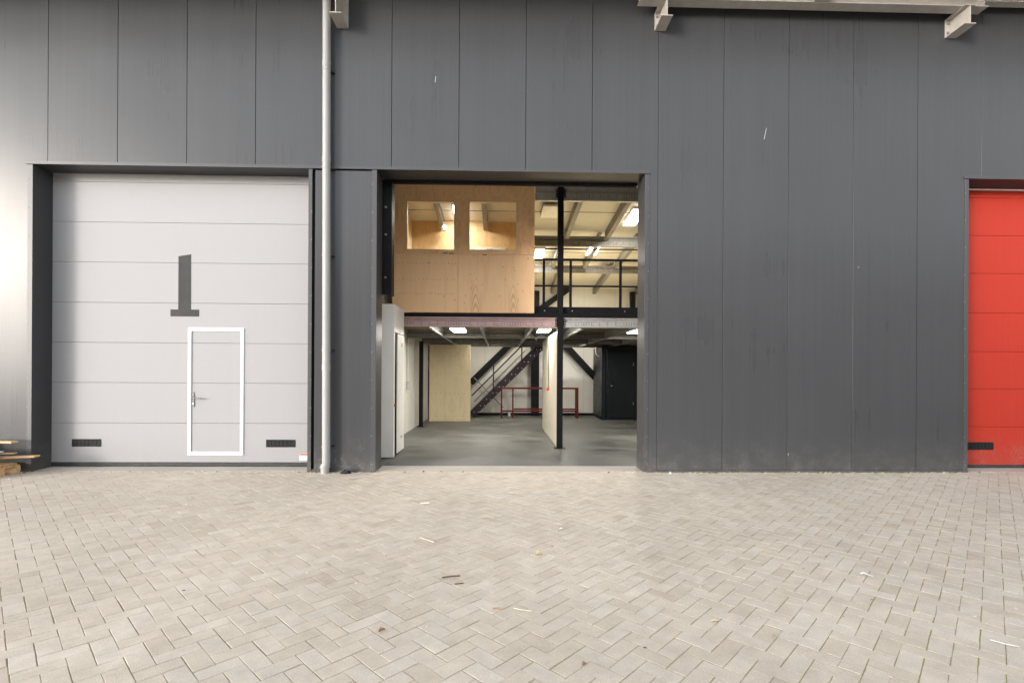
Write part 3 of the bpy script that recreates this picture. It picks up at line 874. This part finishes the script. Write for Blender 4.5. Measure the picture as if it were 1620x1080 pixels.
# bracing strap by the left wall
sb = thing('bracing_strap', 'thin shiny bracing strap beside the pale plywood screen', 'bracing strap', (-2.2, 8.4, 0))
MB().bar((-2.24, 8.42, 1.98), (-2.12, 8.42, 1.0), 0.006, 0.035, up=(0, 1, 0)).build('strap', M['galv'], sb)
MB().bar((-2.12, 8.36, 1.0), (-2.22, 8.36, 0.03), 0.006, 0.035, up=(0, 1, 0)).build('strap', M['galv'], sb)

# ---- staircase ----------------------------------------------------------------
YS0, YS1 = 9.38, 9.98
sc = thing('staircase', 'dark steel staircase climbing to the right under the mezzanine', 'stairs', (-0.9, 9.6, 0))
A_, B_ = Vector((-0.90, 0, 0.06)), Vector((1.46, 0, 2.44))
dirv = (B_ - A_).normalized(); perp = Vector((-dirv.z, 0, dirv.x))
for yy, mt in ((YS0, M['maroon']), (YS1, M['galvdull'])):
    poly = [A_ - perp * 0.135 + Vector((-0.03, 0, 0)), B_ - perp * 0.135, B_ + perp * 0.135, A_ + perp * 0.135]
    poly = [(p.x, max(0.0, p.z)) for p in poly]
    MB().prism_y(poly, yy - 0.02, yy + 0.02).build('stringer', mt, sc)
for q in range(11):
    p = A_ + dirv * (0.20 + q * 0.295)
    bx(p.x - 0.10, p.x + 0.10, YS0 + 0.021, YS1 - 0.021, p.z + 0.02, p.z + 0.044, 0.003).build('tread', M['black'], sc)
    for dx in (-0.06, 0.075):
        MB().tube((p.x + dx, YS0 - 0.032, p.z - 0.02), (p.x + dx, YS0 - 0.0205, p.z - 0.02), 0.013, n=8).build('tread_bolt', M['silverprint'], sc)
off = Vector((0, 0, 0.66))
MB().bar(tuple(A_ + off + Vector((0, YS0, 0))), tuple(A_ + dirv * 2.62 + off + Vector((0, YS0, 0))), 0.035, 0.045).build('handrail', M['maroon'], sc)
for q in (1.02, 2.36):
    p = A_ + dirv * q
    bx(p.x - 0.022, p.x + 0.022, YS0 - 0.02, YS0 + 0.02, p.z + 0.10, p.z + 0.655 + (0.36 if q < 2 else 0), 0.003).build('baluster', M['maroon'], sc)
MB().bar(tuple(A_ + Vector((0.05, YS1 + 0.03, 0.42))), tuple(A_ + dirv * 2.5 + Vector((0.05, YS1 + 0.03, 0.42))), 0.02, 0.05).build('handrail', M['galvdull'], sc)

# ---- red bench frame ------------------------------------------------------------
wbn = thing('workbench_frame', 'open red steel workbench frame standing by the back wall', 'workbench frame', (1.35, 9.2, 0))
fl, frr, bl_, br_ = (0.09, 9.10), (2.60, 9.10), (0.47, 9.335), (2.58, 9.335)
TZ = 0.985
for a in (fl, frr):
    MB().bar((a[0], a[1], 0.0), (a[0], a[1], TZ - 0.03), 0.055, 0.06, up=(0, 1, 0), c=0.004).build('leg', M['redsteel'], wbn)
for a in (bl_, br_):
    MB().bar((a[0], a[1], 0.0), (a[0], a[1], TZ - 0.03), 0.05, 0.05, up=(0, 1, 0), c=0.004).build('leg', M['redsteel'], wbn)
MB().bar((0.06, 9.10, TZ), (2.63, 9.10, TZ), 0.055, 0.058, c=0.004).build('top_rail', M['redsteel'], wbn)
MB().bar((0.44, 9.335, TZ), (2.61, 9.335, TZ), 0.05, 0.05, c=0.004).build('top_rail', M['redsteel'], wbn)
MB().bar((0.12, 9.11, TZ), (0.45, 9.32, TZ), 0.045, 0.045, c=0.004).build('side_rail', M['redsteel'], wbn)
MB().bar((2.60, 9.13, TZ), (2.58, 9.31, TZ), 0.045, 0.045, c=0.004).build('side_rail', M['redsteel'], wbn)
MB().bar((0.12, 9.10, 0.235), (2.57, 9.10, 0.235), 0.045, 0.05, c=0.004).build('stretcher', M['redsteel'], wbn)
MB().bar((0.50, 9.335, 0.285), (2.55, 9.335, 0.285), 0.045, 0.05, c=0.004).build('stretcher', M['redsteel'], wbn)
MB().bar((2.60, 9.13, 0.235), (2.58, 9.31, 0.28), 0.04, 0.04, c=0.004).build('side_rail', M['redsteel'], wbn)
tag(MB().tube((0.36, 9.7, 0.0), (0.36, 9.7, 0.12), 0.05, 0.045, n=14).tube((0.36, 9.7, 0.12), (0.36, 9.7, 0.15), 0.03, n=12).build('paint_tin', M['silverprint']), 'small pale tin on the floor under the red bench', 'tin')

# ---- pale plywood screen, partition, cupboard, cabin -----------------------------
ps = thing('plywood_screen', 'tall pale plywood screen standing under the mezzanine', 'plywood screen', (-1.49, 7.9, 0))
bx(-2.115, -0.865, 7.9, 7.918, 0.004, 2.335, 0.002).build('plywood_sheet', M['plyC'], ps)
bx(-0.905, -0.868, 7.9185, 7.99, 0.004, 2.33).build('stud', M['reveal'], ps)
bx(-2.11, -2.073, 7.9185, 7.99, 0.004, 2.33).build('stud', M['reveal'], ps)
sm = MB()
for zz in (0.17, 0.85, 1.45, 2.0):
    for q in range(9):
        x = -2.05 + q * 0.14 + rnd.uniform(-.02, .02)
        sm.tube((x, 7.8985, zz + rnd.uniform(-.02, .02)), (x, 7.9005, zz), 0.008, n=6)
so = sm.build('screws', M['brownslot'], ps); so['kind'] = 'stuff'

pt = thing('partition_wall', 'cream partition board running back from the black post', 'partition', (1.18, 4.2, 0))
bx(1.165, 1.20, 2.485, 4.18, 0.004, 2.335, 0.003).build('partition_board', M['partition'], pt)
bx(1.166, 1.20, 4.186, 5.92, 0.004, 2.335, 0.003).build('partition_board', M['partition'], pt)
bx(1.163, 1.202, 5.921, 5.94, 0.004, 2.33).build('edge_trim', M['black'], pt)

cord = thing('pull_cord', 'dark hanging pull cord with red handle in front of the cream partition', 'pull cord', (1.14, 4.1, 1.1))
MB().path([(1.145, 4.1, 2.33), (1.145, 4.1, 1.9), (1.147, 4.1, 1.4), (1.145, 4.1, 1.17)], 0.007).build('cord', M['black'], cord)
m = MB().tube((1.125, 4.06, 1.11), (1.125, 4.14, 1.11), 0.030, n=10)
m.tube((1.145, 4.1, 1.17), (1.13, 4.1, 1.12), 0.014, 0.03, n=8)
m.build('handle', M['redplastic'], cord)

cu = thing('meter_cupboard', 'tall narrow white meter cupboard just inside the open doorway', 'cupboard', (-1.92, 1.7, 0))
bx(-2.19, -1.842, 1.24, 1.26, 0.008, 2.665, 0.003).build('front_panel', M['white'], cu)
bx(-1.842, -1.818, 1.241, 1.33, 0.008, 2.663, 0.003).build('corner_post', M['white'], cu)
bx(-2.19, -1.825, 1.335, 2.20, 2.19, 2.66, 0.003).build('upper_panel', M['white'], cu)
bx(-2.19, -1.90, 1.335, 2.20, 0.004, 2.185).build('carcass', M['brownslot'], cu)
dr = bx(-1.838, -1.818, 1.56, 2.195, 0.03, 2.175, 0.003).build('door', M['white'], cu)
for z0, z1 in ((1.955, 2.03), (0.26, 0.31)):
    t_ = MB()
    for r_ in range(3):
        for q in range(4):
            y = 1.86 + q * 0.045
            zz = z1 - (r_ + 0.2) * (z1 - z0) / 3
            t_.box(-1.8175, -1.8165, y, y + 0.034, zz - 0.012, zz)
    t_.build('label_text', M['greyprint'], dr)
bx(-1.8175, -1.80, 1.27, 1.31, 0.885, 0.935, 0.004).build('red_button', M['redplastic'], cu)
bx(-2.19, -1.82, 1.335, 2.20, 2.662, 2.675).build('top_board', M['white'], cu)

cabn = thing('black_cabin', 'blue-black steel cabin with a closed door in the back right corner', 'cabin', (4.2, 8.55, 0))
bx(3.285, 5.95, 8.58, 9.98, 0.07, 2.33, 0.006).build('body', M['cabin'], cabn)
bx(3.285, 3.40, 8.545, 8.579, 0.0, 2.345, 0.004).build('corner_frame', M['cabin'], cabn)
bx(3.402, 5.95, 8.545, 8.579, 2.215, 2.345, 0.004).build('head_frame', M['cabin'], cabn)
bx(3.402, 5.95, 8.545, 8.579, 0.0, 0.065, 0.004).build('sill_frame', M['cabin'], cabn)
cd = bx(3.45, 4.40, 8.535, 8.579, 0.075, 2.20, 0.006).build('door', M['cabin'], cabn)
MB().bar((3.57, 8.505, 1.175), (3.72, 8.505, 1.17), 0.02, 0.02, c=0.003).tube((3.58, 8.51, 1.175), (3.58, 8.534, 1.175), 0.012, n=8).build('door_handle', M['black'], cd)
MB().tube((3.60, 8.527, 1.09), (3.60, 8.5345, 1.09), 0.018, n=10).build('lock_cylinder', M['galv'], cd)
for zz in (0.53, 1.78):
    MB().tube((4.30, 8.525, zz - 0.05), (4.30, 8.525, zz + 0.05), 0.012, n=8).build('hinge', M['galvdull'], cd)
tag(MB().path([(3.05, 8.3, 2.33), (3.03, 8.3, 2.2), (3.06, 8.3, 2.08), (3.16, 8.35, 2.02)], 0.012).build('cable', M['frame']), 'short white cable hanging beside the blue-black cabin', 'cable')

sk = thing('socket_box', 'grey socket box with conduit on the left inner wall', 'socket', (-2.2, 4.9, 1.1))
MB().tube((-2.25, 4.9, 1.26), (-2.25, 4.9, 2.33), 0.012, n=8).build('conduit', M['greyplastic'], sk)
bx(-2.268, -2.20, 4.83, 4.98, 1.08, 1.27, 0.01).build('box', M['greyplastic'], sk)

pn = thing('hanging_fan', 'small dark hanging fan under the mezzanine near the black post', 'fan', (0.885, 4.5, 2.35))
MB().lathe([(0.02, 2.50), (0.03, 2.47), (0.14, 2.455), (0.15, 2.44), (0.09, 2.40), (0.05, 2.37), (0.02, 2.35), (0.015, 2.25), (0.0, 2.245)], 0.885, 4.5).build('hub', M['vent'], pn, True)
for q in range(3):
    a = R(20 + 120 * q)
    MB().bar((0.885 + .05 * math.cos(a), 4.5 + .05 * math.sin(a), 2.43), (0.885 + .24 * math.cos(a), 4.5 + .24 * math.sin(a), 2.46), 0.05, 0.008).build('blade', M['vent'], pn)

# ---- plywood room on the upper floor ------------------------------------------------
pr_ = thing('plywood_room', 'plywood fronted room with two square windows on the upper floor', 'plywood room', (-0.7, 2.4, 2.66))
RX0, RX1, YF, YR = -2.085, 0.685, 2.352, 2.372
SEAM = 3.80
W1 = (-1.831, -0.872, 3.867, 4.844)
W2 = (-0.615, 0.346, 3.873, 4.856)
TOPR = 5.185
up = MB()
def pl(a, b_, z0, z1): up.box(a, b_, YF, YR, z0, z1)
pl(RX0, RX1, 4.856, TOPR); pl(RX0, RX1, SEAM + 0.002, 3.867)
pl(RX0, W1[0], 3.867, 4.856); pl(W1[1], W2[0], 3.867, 4.856); pl(W2[1], RX1, 3.867, 4.856)
pl(W1[0], W1[1], 4.844, 4.856); pl(W2[0], W2[1], 3.867, 3.873)
up.build('plywood_sheet', M['plyA'], pr_)
bx(RX0, -0.812, YF, YR, 2.662, SEAM - 0.003, 0.001).build('plywood_sheet', M['plyB'], pr_)
bx(-0.806, RX1, YF + 0.0015, YR, 2.662, SEAM - 0.003, 0.001).build('plywood_sheet', M['plyR'], pr_)
bx(-0.87, -0.75, YR + 0.002, YR + 0.05, 2.665, SEAM - 0.005).build('stud', M['plyD'], pr_)
bx(RX0 + 0.04, RX1 - 0.04, YR + 0.0025, YR + 0.05, SEAM - 0.004, SEAM + 0.05).build('stud', M['plyD'], pr_)
for w in (W1, W2):
    fr_ = MB()
    t_ = 0.022
    fr_.box(w[0], w[0] + t_, YF + 0.003, YF + 0.11, w[2], w[3]); fr_.box(w[1] - t_, w[1], YF + 0.003, YF + 0.11, w[2], w[3])
    fr_.box(w[0] + t_, w[1] - t_, YF + 0.003, YF + 0.11, w[3] - t_, w[3]); fr_.box(w[0] + t_, w[1] - t_, YF + 0.003, YF + 0.11, w[2], w[2] + t_)
    wo_ = fr_.build('window_frame', M['reveal'], pr_)
    bx(w[0] + t_, w[1] - t_, YF + 0.05, YF + 0.056, w[2] + t_, w[3] - t_).build('pane', M['glass'], wo_)
for a, b_, z in ((-1.105, -1.02, 3.806), (-0.985, -0.90, 3.806), (-0.33, -0.25, 3.785)):
    bx(a, b_, YF - 0.001, YF + 0.004, z, z + 0.016).build('slot', M['gapdark'], pr_)
nm = MB()
for zz, x0, x1 in ((3.615, -2.0, -0.85), (3.30, -1.95, -0.85), (3.02, -1.95, -0.85)):
    x = x0
    while x < x1:
        z_ = zz + rnd.uniform(-.012, .012)
        nm.tube((x, YF - 0.0008, z_), (x, YF + 0.001, z_), 0.005 + rnd.random() * 0.003, n=6); x += rnd.uniform(0.035, 0.085)
for q in range(16):
    x, z_ = rnd.uniform(-0.72, 0.6), rnd.uniform(2.8, 3.7)
    nm.tube((x, YF + 0.0007, z_), (x, YF + 0.003, z_), 0.008, n=6)
no = nm.build('nail_heads', M['brownslot'], pr_); no['kind'] = 'stuff'
bx(RX1 - 0.035, RX1 - 0.002, YR + 0.001, 4.36, 2.66, zc(4.36) - 0.01).build('side_wall', M['plyC'], pr_)
bx(RX0 + 0.002, RX0 + 0.03, YR + 0.001, 4.36, 2.66, zc(4.36) - 0.01).build('side_wall', M['plyC'], pr_)
bx(RX0 + 0.002, RX1 - 0.002, 4.365, 4.385, 2.66, zc(4.36) - 0.22).build('rear_wall', M['plyD'], pr_)
bx(RX0 + 0.002, RX1 - 0.002, 4.364, 4.384, zc(4.36) - 0.218, zc(4.36) - 0.01).build('rear_board', M['plyD'], pr_)
rw = bx(-0.64, 0.16, 4.335, 4.363, 3.4, 4.445, 0.004).build('inner_window', M['reveal'], pr_)
bx(-0.60, 0.12, 4.325, 4.334, 3.44, 4.405).build('inner_pane', M['silverprint'], rw)
bx(-0.30, -0.16, 4.318, 4.3245, 4.33, 4.39).build('window_latch', M['greyprint'], rw)
for x in (-1.55, -0.48, 0.5):
    bx(x, x + 0.10, YR + 0.001, YR + 0.06, TOPR - 0.03, TOPR + 0.012).build('hanger', M['galvdull'], pr_)
tag(MB().lathe([(0.0, zc(4.05) - 0.21), (0.055, zc(4.05) - 0.235), (0.075, zc(4.05) - 0.29), (0.055, zc(4.05) - 0.345), (0.0, zc(4.05) - 0.365)], -1.27, 4.05).build('globe_lamp', M['frame'], None, True), 'white globe fitting hanging from the joist behind the left room window', 'globe lamp')

# ---- lit ceiling lights, plus added unseen ones ----------------------------------------------------------
def ceiling_light(x0, x1, y0, y1, z, label, power, slope=0.0):
    zm = z
    t = thing('ceiling_light', label, 'ceiling light', ((x0 + x1) / 2, (y0 + y1) / 2, zm), 'lit ceiling lights')
    def slab(a, b_, c_, d_, h0, h1):
        vs = [(x, y, zm + h - slope * (y - (y0 + y1) / 2)) for h in (h0, h1) for y in (c_, d_) for x in (a, b_)]
        return MB().add(vs, [(0, 2, 3, 1), (4, 5, 7, 6), (0, 1, 5, 4), (2, 6, 7, 3), (0, 4, 6, 2), (1, 3, 7, 5)])
    slab(x0 - 0.012, x1 + 0.012, y0 - 0.012, y1 + 0.012, 0.0, 0.035).build('housing', M['frame'], t)
    slab(x0, x1, y0, y1, -0.018, -0.001).build('diffuser', M['lamp'], t)
    ld = bpy.data.lights.new('tube_light', 'AREA')
    ld.shape = 'RECTANGLE'; ld.size = x1 - x0; ld.size_y = y1 - y0
    ld.energy = power; ld.color = (1.0, 0.95, 0.84)
    lo = bpy.data.objects.new('tube_light', ld); COL.objects.link(lo)
    lo.parent = t; lo.location = (0, 0, -0.03); lo.rotation_euler = (math.atan(slope), 0, 0)
    return t
PW = 18
ceiling_light(-1.06, -0.76, 3.42, 4.22, 2.44, 'lit panel light under the mezzanine above the pale plywood screen', PW * 0.85)
ceiling_light(0.88, 1.13, 3.42, 4.22, 2.44, 'lit panel light under the mezzanine just left of the black post', PW * 0.45)
ceiling_light(3.00, 3.30, 3.42, 4.22, 2.44, 'lit panel light under the mezzanine at the right jamb', PW * 0.85)
for x in (-0.5, 1.9):  # second row added behind the beams to brighten the back wall
    ceiling_light(x, x + 0.3, 7.6, 8.4, 2.44, 'light added out of view under the mezzanine towards the ' + ('stairs' if x < 0 else 'back wall'), PW * 0.5)
S_ = 0.09
def zl(y): return zc(y) - 0.045
ceiling_light(2.42, 2.68, 5.65, 6.55, zl(6.1), 'lit ceiling light crossed by the top rail of the railing', PW * 0.85, S_)
ceiling_light(2.93, 3.2, 3.45, 4.35, zl(3.9), 'lit ceiling light at the right edge of the doorway, above the railing', PW * 0.85, S_)
ceiling_light(0.99, 1.22, 6.05, 6.9, zl(6.5), 'lit ceiling light between the plywood room and the black post', PW * 0.85, S_)
ceiling_light(-1.02, -0.80, 3.4, 4.25, zl(3.8), 'lit ceiling light seen through the left room window', PW * 0.5, S_)
for x in (1.2, 3.0):  # added pair, hidden by the beam, lights the upper back wall
    ceiling_light(x, x + 0.30, 7.43, 7.70, 4.565, 'light added out of view behind the rearmost roof beam, ' + ('left' if x < 2 else 'right') + ' of the pair', PW * 0.9)

# ================================================================== LOOSE THINGS OUTSIDE
def pal_box(x0, x1, y0, y1, z0, z1): return bx(x0, x1, y0, y1, z0, z1, 0.004)
PZ = Matrix.Rotation(R(6), 4, 'Z')
pal = thing('pallet', 'raw wooden pallet on the ground in front of the wall left of the white door', 'pallet', (-7.45, -0.20, 0))
P0x, P1x, P0y, P1y = -8.12, -6.93, -0.62, -0.05
for k, yy in enumerate((P0y, (P0y + P1y) / 2 - 0.05, P1y - 0.1)):
    pal_box(P0x, P1x, yy, yy + 0.1, 0.0, 0.022).build('bottom_board', M['pallet'], pal)
    for xx in (P0x, (P0x + P1x) / 2 - 0.07, P1x - 0.145):
        pal_box(xx, xx + 0.145, yy, yy + 0.1, 0.0225, 0.100).build('block', M['pallet'], pal)
for xx in (P0x, (P0x + P1x) / 2 - 0.07, P1x - 0.145):
    pal_box(xx, xx + 0.135, P0y, P1y, 0.1005, 0.122).build('cross_board', M['pallet'], pal)
for k in range(5):
    y0 = P0y + k * (P1y - P0y - 0.1) / 4
    pal_box(P0x, P1x - 0.05, y0, y0 + 0.1, 0.1225, 0.20 if k == 0 else 0.145).build('top_board', M['pallet'], pal)
def plank(p0, p1, w, h, label, mat=None):
    o = MB().bar(p0, p1, w, h, c=0.004).build('plank', mat or M['pallet'])
    tag(o, label, 'plank', 'loose planks on the pallet'); return o
plank((-8.1, -0.40, 0.225), (-6.60, -0.16, 0.255), 0.12, 0.024, 'long pale plank sticking out furthest from the pallet stack')
plank((-8.1, -0.22, 0.279), (-6.95, -0.12, 0.289), 0.09, 0.018, 'short pale board lying under the blue sheet on the pallet')
pal_box(-8.1, -6.90, -0.50, -0.40, 0.2515, 0.315).build('batten', M['pallet'])
bt = bpy.data.objects['batten']; tag(bt, 'thick squared batten on top of the pallet below the blue sheet', 'batten')
sh = thing('packaging_sheet', 'white sheet with blue edge lying on the pallet stack', 'packaging', (-7.4, -0.42, 0.31))
pal_box(-8.0, -6.945, -0.56, -0.30, 0.3155, 0.333).build('blue_layer', M['blue'], sh)
pal_box(-8.0, -6.935, -0.555, -0.30, 0.3335, 0.348).build('white_layer', M['paper'], sh)
pal_box(-8.0, -7.02, -0.50, -0.30, 0.3485, 0.382).build('white_block', M['paper'], sh)
plank((-8.1, -0.36, 0.393), (-6.96, -0.40, 0.395), 0.08, 0.022, 'narrow board lying on the white sheet of the pallet stack')
plank((-8.1, -0.18, 0.470), (-6.88, -0.20, 0.462), 0.11, 0.026, 'topmost pale board of the pallet stack')
for xx in (-8.0, -7.4):
    pass
pal_box(-7.9, -7.55, -0.33, -0.08, 0.2895, 0.452).build('crate', M['pallet'])
tag(bpy.data.objects['crate'], 'small wooden crate carrying the topmost board of the pallet stack', 'crate')

def blob(name, x, y, rx, ry, h, mat, label, cat, n=10, seed=1):
    r_ = random.Random(seed)
    m = MB(); vs = []; ringn = 14
    for k in range(4):
        f = k / 3
        for i in range(ringn):
            a = 2 * math.pi * i / ringn
            w = (1 - f) ** 0.6 * (0.75 + 0.5 * r_.random())
            vs.append((x + rx * w * math.cos(a), y + ry * w * math.sin(a), 0.002 + h * f * (0.6 + 0.8 * r_.random())))
    fs = []
    for k in range(3):
        for i in range(ringn):
            j = (i + 1) % ringn
            fs.append((k * ringn + i, k * ringn + j, (k + 1) * ringn + j, (k + 1) * ringn + i))
    m.add(vs, fs)
    return tag(m.build(name, mat), label, cat)
blob('rag', -2.235, -0.11, 0.085, 0.05, 0.05, M['rag'], 'crumpled black rag on the pavement at the foot of the downpipe', 'rag', seed=3)
blob('pebble', 2.55, -0.13, 0.022, 0.018, 0.022, M['paper'], 'white pebble by the wall foot right of the doorway', 'pebble', seed=5)

def curl(name, pts, w, t, mat, label, cat):
    m = MB()
    for a, b_ in zip(pts, pts[1:]):
        m.bar(a, b_, w, t)
    return tag(m.build(name, mat), label, cat)
def leaf(name, x, y, L, Wd, rot, mat, label, lift=0.012):
    c, s_ = math.cos(rot), math.sin(rot)
    prof = [(-0.5, 0), (-0.3, 0.32), (0.0, 0.5), (0.28, 0.3), (0.5, 0)]
    vs, fs = [], []
    for u, w in prof:
        for sg in (-1, 0, 1):
            px, py = u * L, sg * w * Wd
            z = 0.004 + lift * (abs(sg) * w * 1.6) + 0.3 * lift * (0.5 - u)
            vs.append((x + px * c - py * s_, y + px * s_ + py * c, z))
    for k in range(4):
        for q in (0, 1):
            a = k * 3 + q
            fs.append((a, a + 1, a + 4, a + 3))
    vs2 = [(p[0], p[1], p[2] - 0.0015) for p in vs]
    n_ = len(vs)
    fs2 = [tuple(reversed([i + n_ for i in f])) for f in fs]
    return tag(MB().add(vs + vs2, fs + fs2).build(name, mat), label, 'leaf')
leaf('dry_leaf', 0.337, -3.477, 0.065, 0.045, 0.4, M['leaf'], 'curled cream dry leaf in the middle of the pavement', 0.03)
leaf('dry_leaf', -0.66, -4.68, 0.055, 0.028, 1.0, M['brownleaf'], 'small brown curled leaf on the paving nearest the camera', 0.02)
leaf('dry_leaf', 0.443, -5.03, 0.035, 0.024, 0.7, M['brownleaf'], 'tiny tan leaf scrap at the bottom edge, centre', 0.014)
leaf('dry_leaf', 1.56, -4.77, 0.05, 0.016, 1.0, M['leaf'], 'narrow yellowish leaf in a mossy joint right of centre', 0.012)
leaf('dry_leaf', 1.30, -4.60, 0.06, 0.018, 0.1, M['leaf'], 'narrow pale leaf lying flat just left of the mossy joints', 0.012)
leaf('dry_leaf', 0.60, -2.80, 0.05, 0.03, 0.1, M['paper'], 'bleached white leaf scrap beyond the cream dry leaf', 0.012)
def twig(pts, r_, mat, label):
    return tag(MB().path(pts, r_, 6).build('twig', mat), label, 'twig')
twig([(-0.40, -3.93, 0.006), (-0.34, -3.912, 0.009), (-0.275, -3.898, 0.006)], 0.005, M['twig'], 'straight dark twig left of the cream dry leaf')
twig([(-0.30, -4.04, 0.005), (-0.24, -4.03, 0.007)], 0.004, M['twig'], 'short dark twig just nearer than the straight twig')
twig([(-0.03, -4.41, 0.005), (0.0, -4.415, 0.008), (0.03, -4.425, 0.005)], 0.004, M['brownleaf'], 'small reddish twig beside the pale straw in the foreground')
twig([(-0.70, -3.04, 0.005), (-0.63, -3.10, 0.008), (-0.555, -3.165, 0.005)], 0.0032, M['straw'], 'long pale straw lying left of the dry leaf')
twig([(0.10, -4.41, 0.005), (0.15, -4.44, 0.008), (0.21, -4.452, 0.005)], 0.0028, M['straw'], 'curved pale straw in the centre foreground')
twig([(-0.88, -1.84, 0.006), (-0.78, -1.82, 0.006)], 0.006, M['paper'], 'small white stick on the pavement before the doorway')
curl('paper_scrap', [(2.69, -3.905, 0.008), (2.715, -3.90, 0.016), (2.73, -3.93, 0.010), (2.755, -3.945, 0.006)], 0.016, 0.003, M['paper'], 'crumpled white paper scrap on the right-hand paving', 'paper scrap')
curl('plastic_strip', [(2.755, -4.83, 0.006), (2.77, -4.86, 0.010), (2.79, -4.885, 0.011), (2.815, -4.90, 0.010), (2.845, -4.905, 0.006)], 0.008, 0.004, M['paper'], 'curved white plastic strip near the bottom right corner', 'plastic strip')
# crumbs of white mortar, grit and leaf bits scattered over the yard
gm = MB()
for q in range(330):
    x = rnd.uniform(-7, 8); y = -5.6 * rnd.random() ** 1.3 - 0.05
    s_ = 0.0012 + 0.0055 * rnd.random() ** 3
    gm.box(x - s_, x + s_ * rnd.uniform(.6, 2), y - s_, y + s_, 0.0005, s_ * 1.1)
tag(gm.build('grit', M['straw']), 'pale grit crumbs scattered over the pavement', 'grit', kind='stuff')
gm = MB()
for q in range(220):
    x = rnd.uniform(-7, 8); y = -5.4 * rnd.random() - 0.05
    s_ = 0.0012 + 0.004 * rnd.random() ** 3
    gm.box(x - s_, x + s_ * rnd.uniform(1, 3), y - s_ * .6, y + s_ * .6, 0.0005, s_)
tag(gm.build('leaf_crumbs', M['twig']), 'dark leaf crumbs scattered over the pavement', 'leaf crumbs', kind='stuff')

# sand, grit and moss gathered along the foot of the walls and in the corners of the doorways
def drift(spans, n_, mat, name, label, ymax, smax):
    m = MB()
    for q in range(n_):
        x0, x1, yb = rnd.choice(spans)
        x = rnd.uniform(x0, x1)
        if mnoise.noise(Vector((x * 1.7, yb * 3.1, 2.0))) < rnd.uniform(-0.6, 0.5): continue
        y = yb - 0.004 - ymax * rnd.random() ** 2.2
        s_ = 0.0015 + smax * rnd.random() ** 2.5
        m.box(x - s_ * rnd.uniform(.8, 2.2), x + s_, y - s_, y + s_, 0.0, s_ * rnd.uniform(.6, 1.3))
    tag(m.build(name, mat), label, name.replace('_', ' '), kind='stuff')
SP = [(MD1, 4.6, -0.022), (4.6, RD0, -0.022), (LD1, MD0, -0.022), (-8.5, LD0, -0.022), (LD0, LD1, 0.03), (MD0, MD1, 0.03), (RD0, 9.0, 0.03)]
drift(SP, 1500, M['sand'], 'sand', 'pale sand drifted along the foot of the walls and thresholds', 0.13, 0.008)
drift(SP[:2] + SP[2:3], 700, M['moss'], 'moss', 'olive moss growing along the foot of the grey wall', 0.07, 0.010)
drift(SP, 260, M['twig'], 'leaf_litter', 'dark leaf litter caught along the foot of the walls', 0.10, 0.010)

# ================================================================== ACROSS THE YARD (behind the camera)
ob = thing('opposite_building', 'long brown brick building across the yard, behind the camera', 'building', (14, -24, 0))
bx(-20, 45, -34, -24, 0, 8.5).build('wall', M['brick_far'], ob)
bx(-20.1, 45.1, -34.1, -23.9, 8.502, 8.8).build('roof_edge', M['trim'], ob)
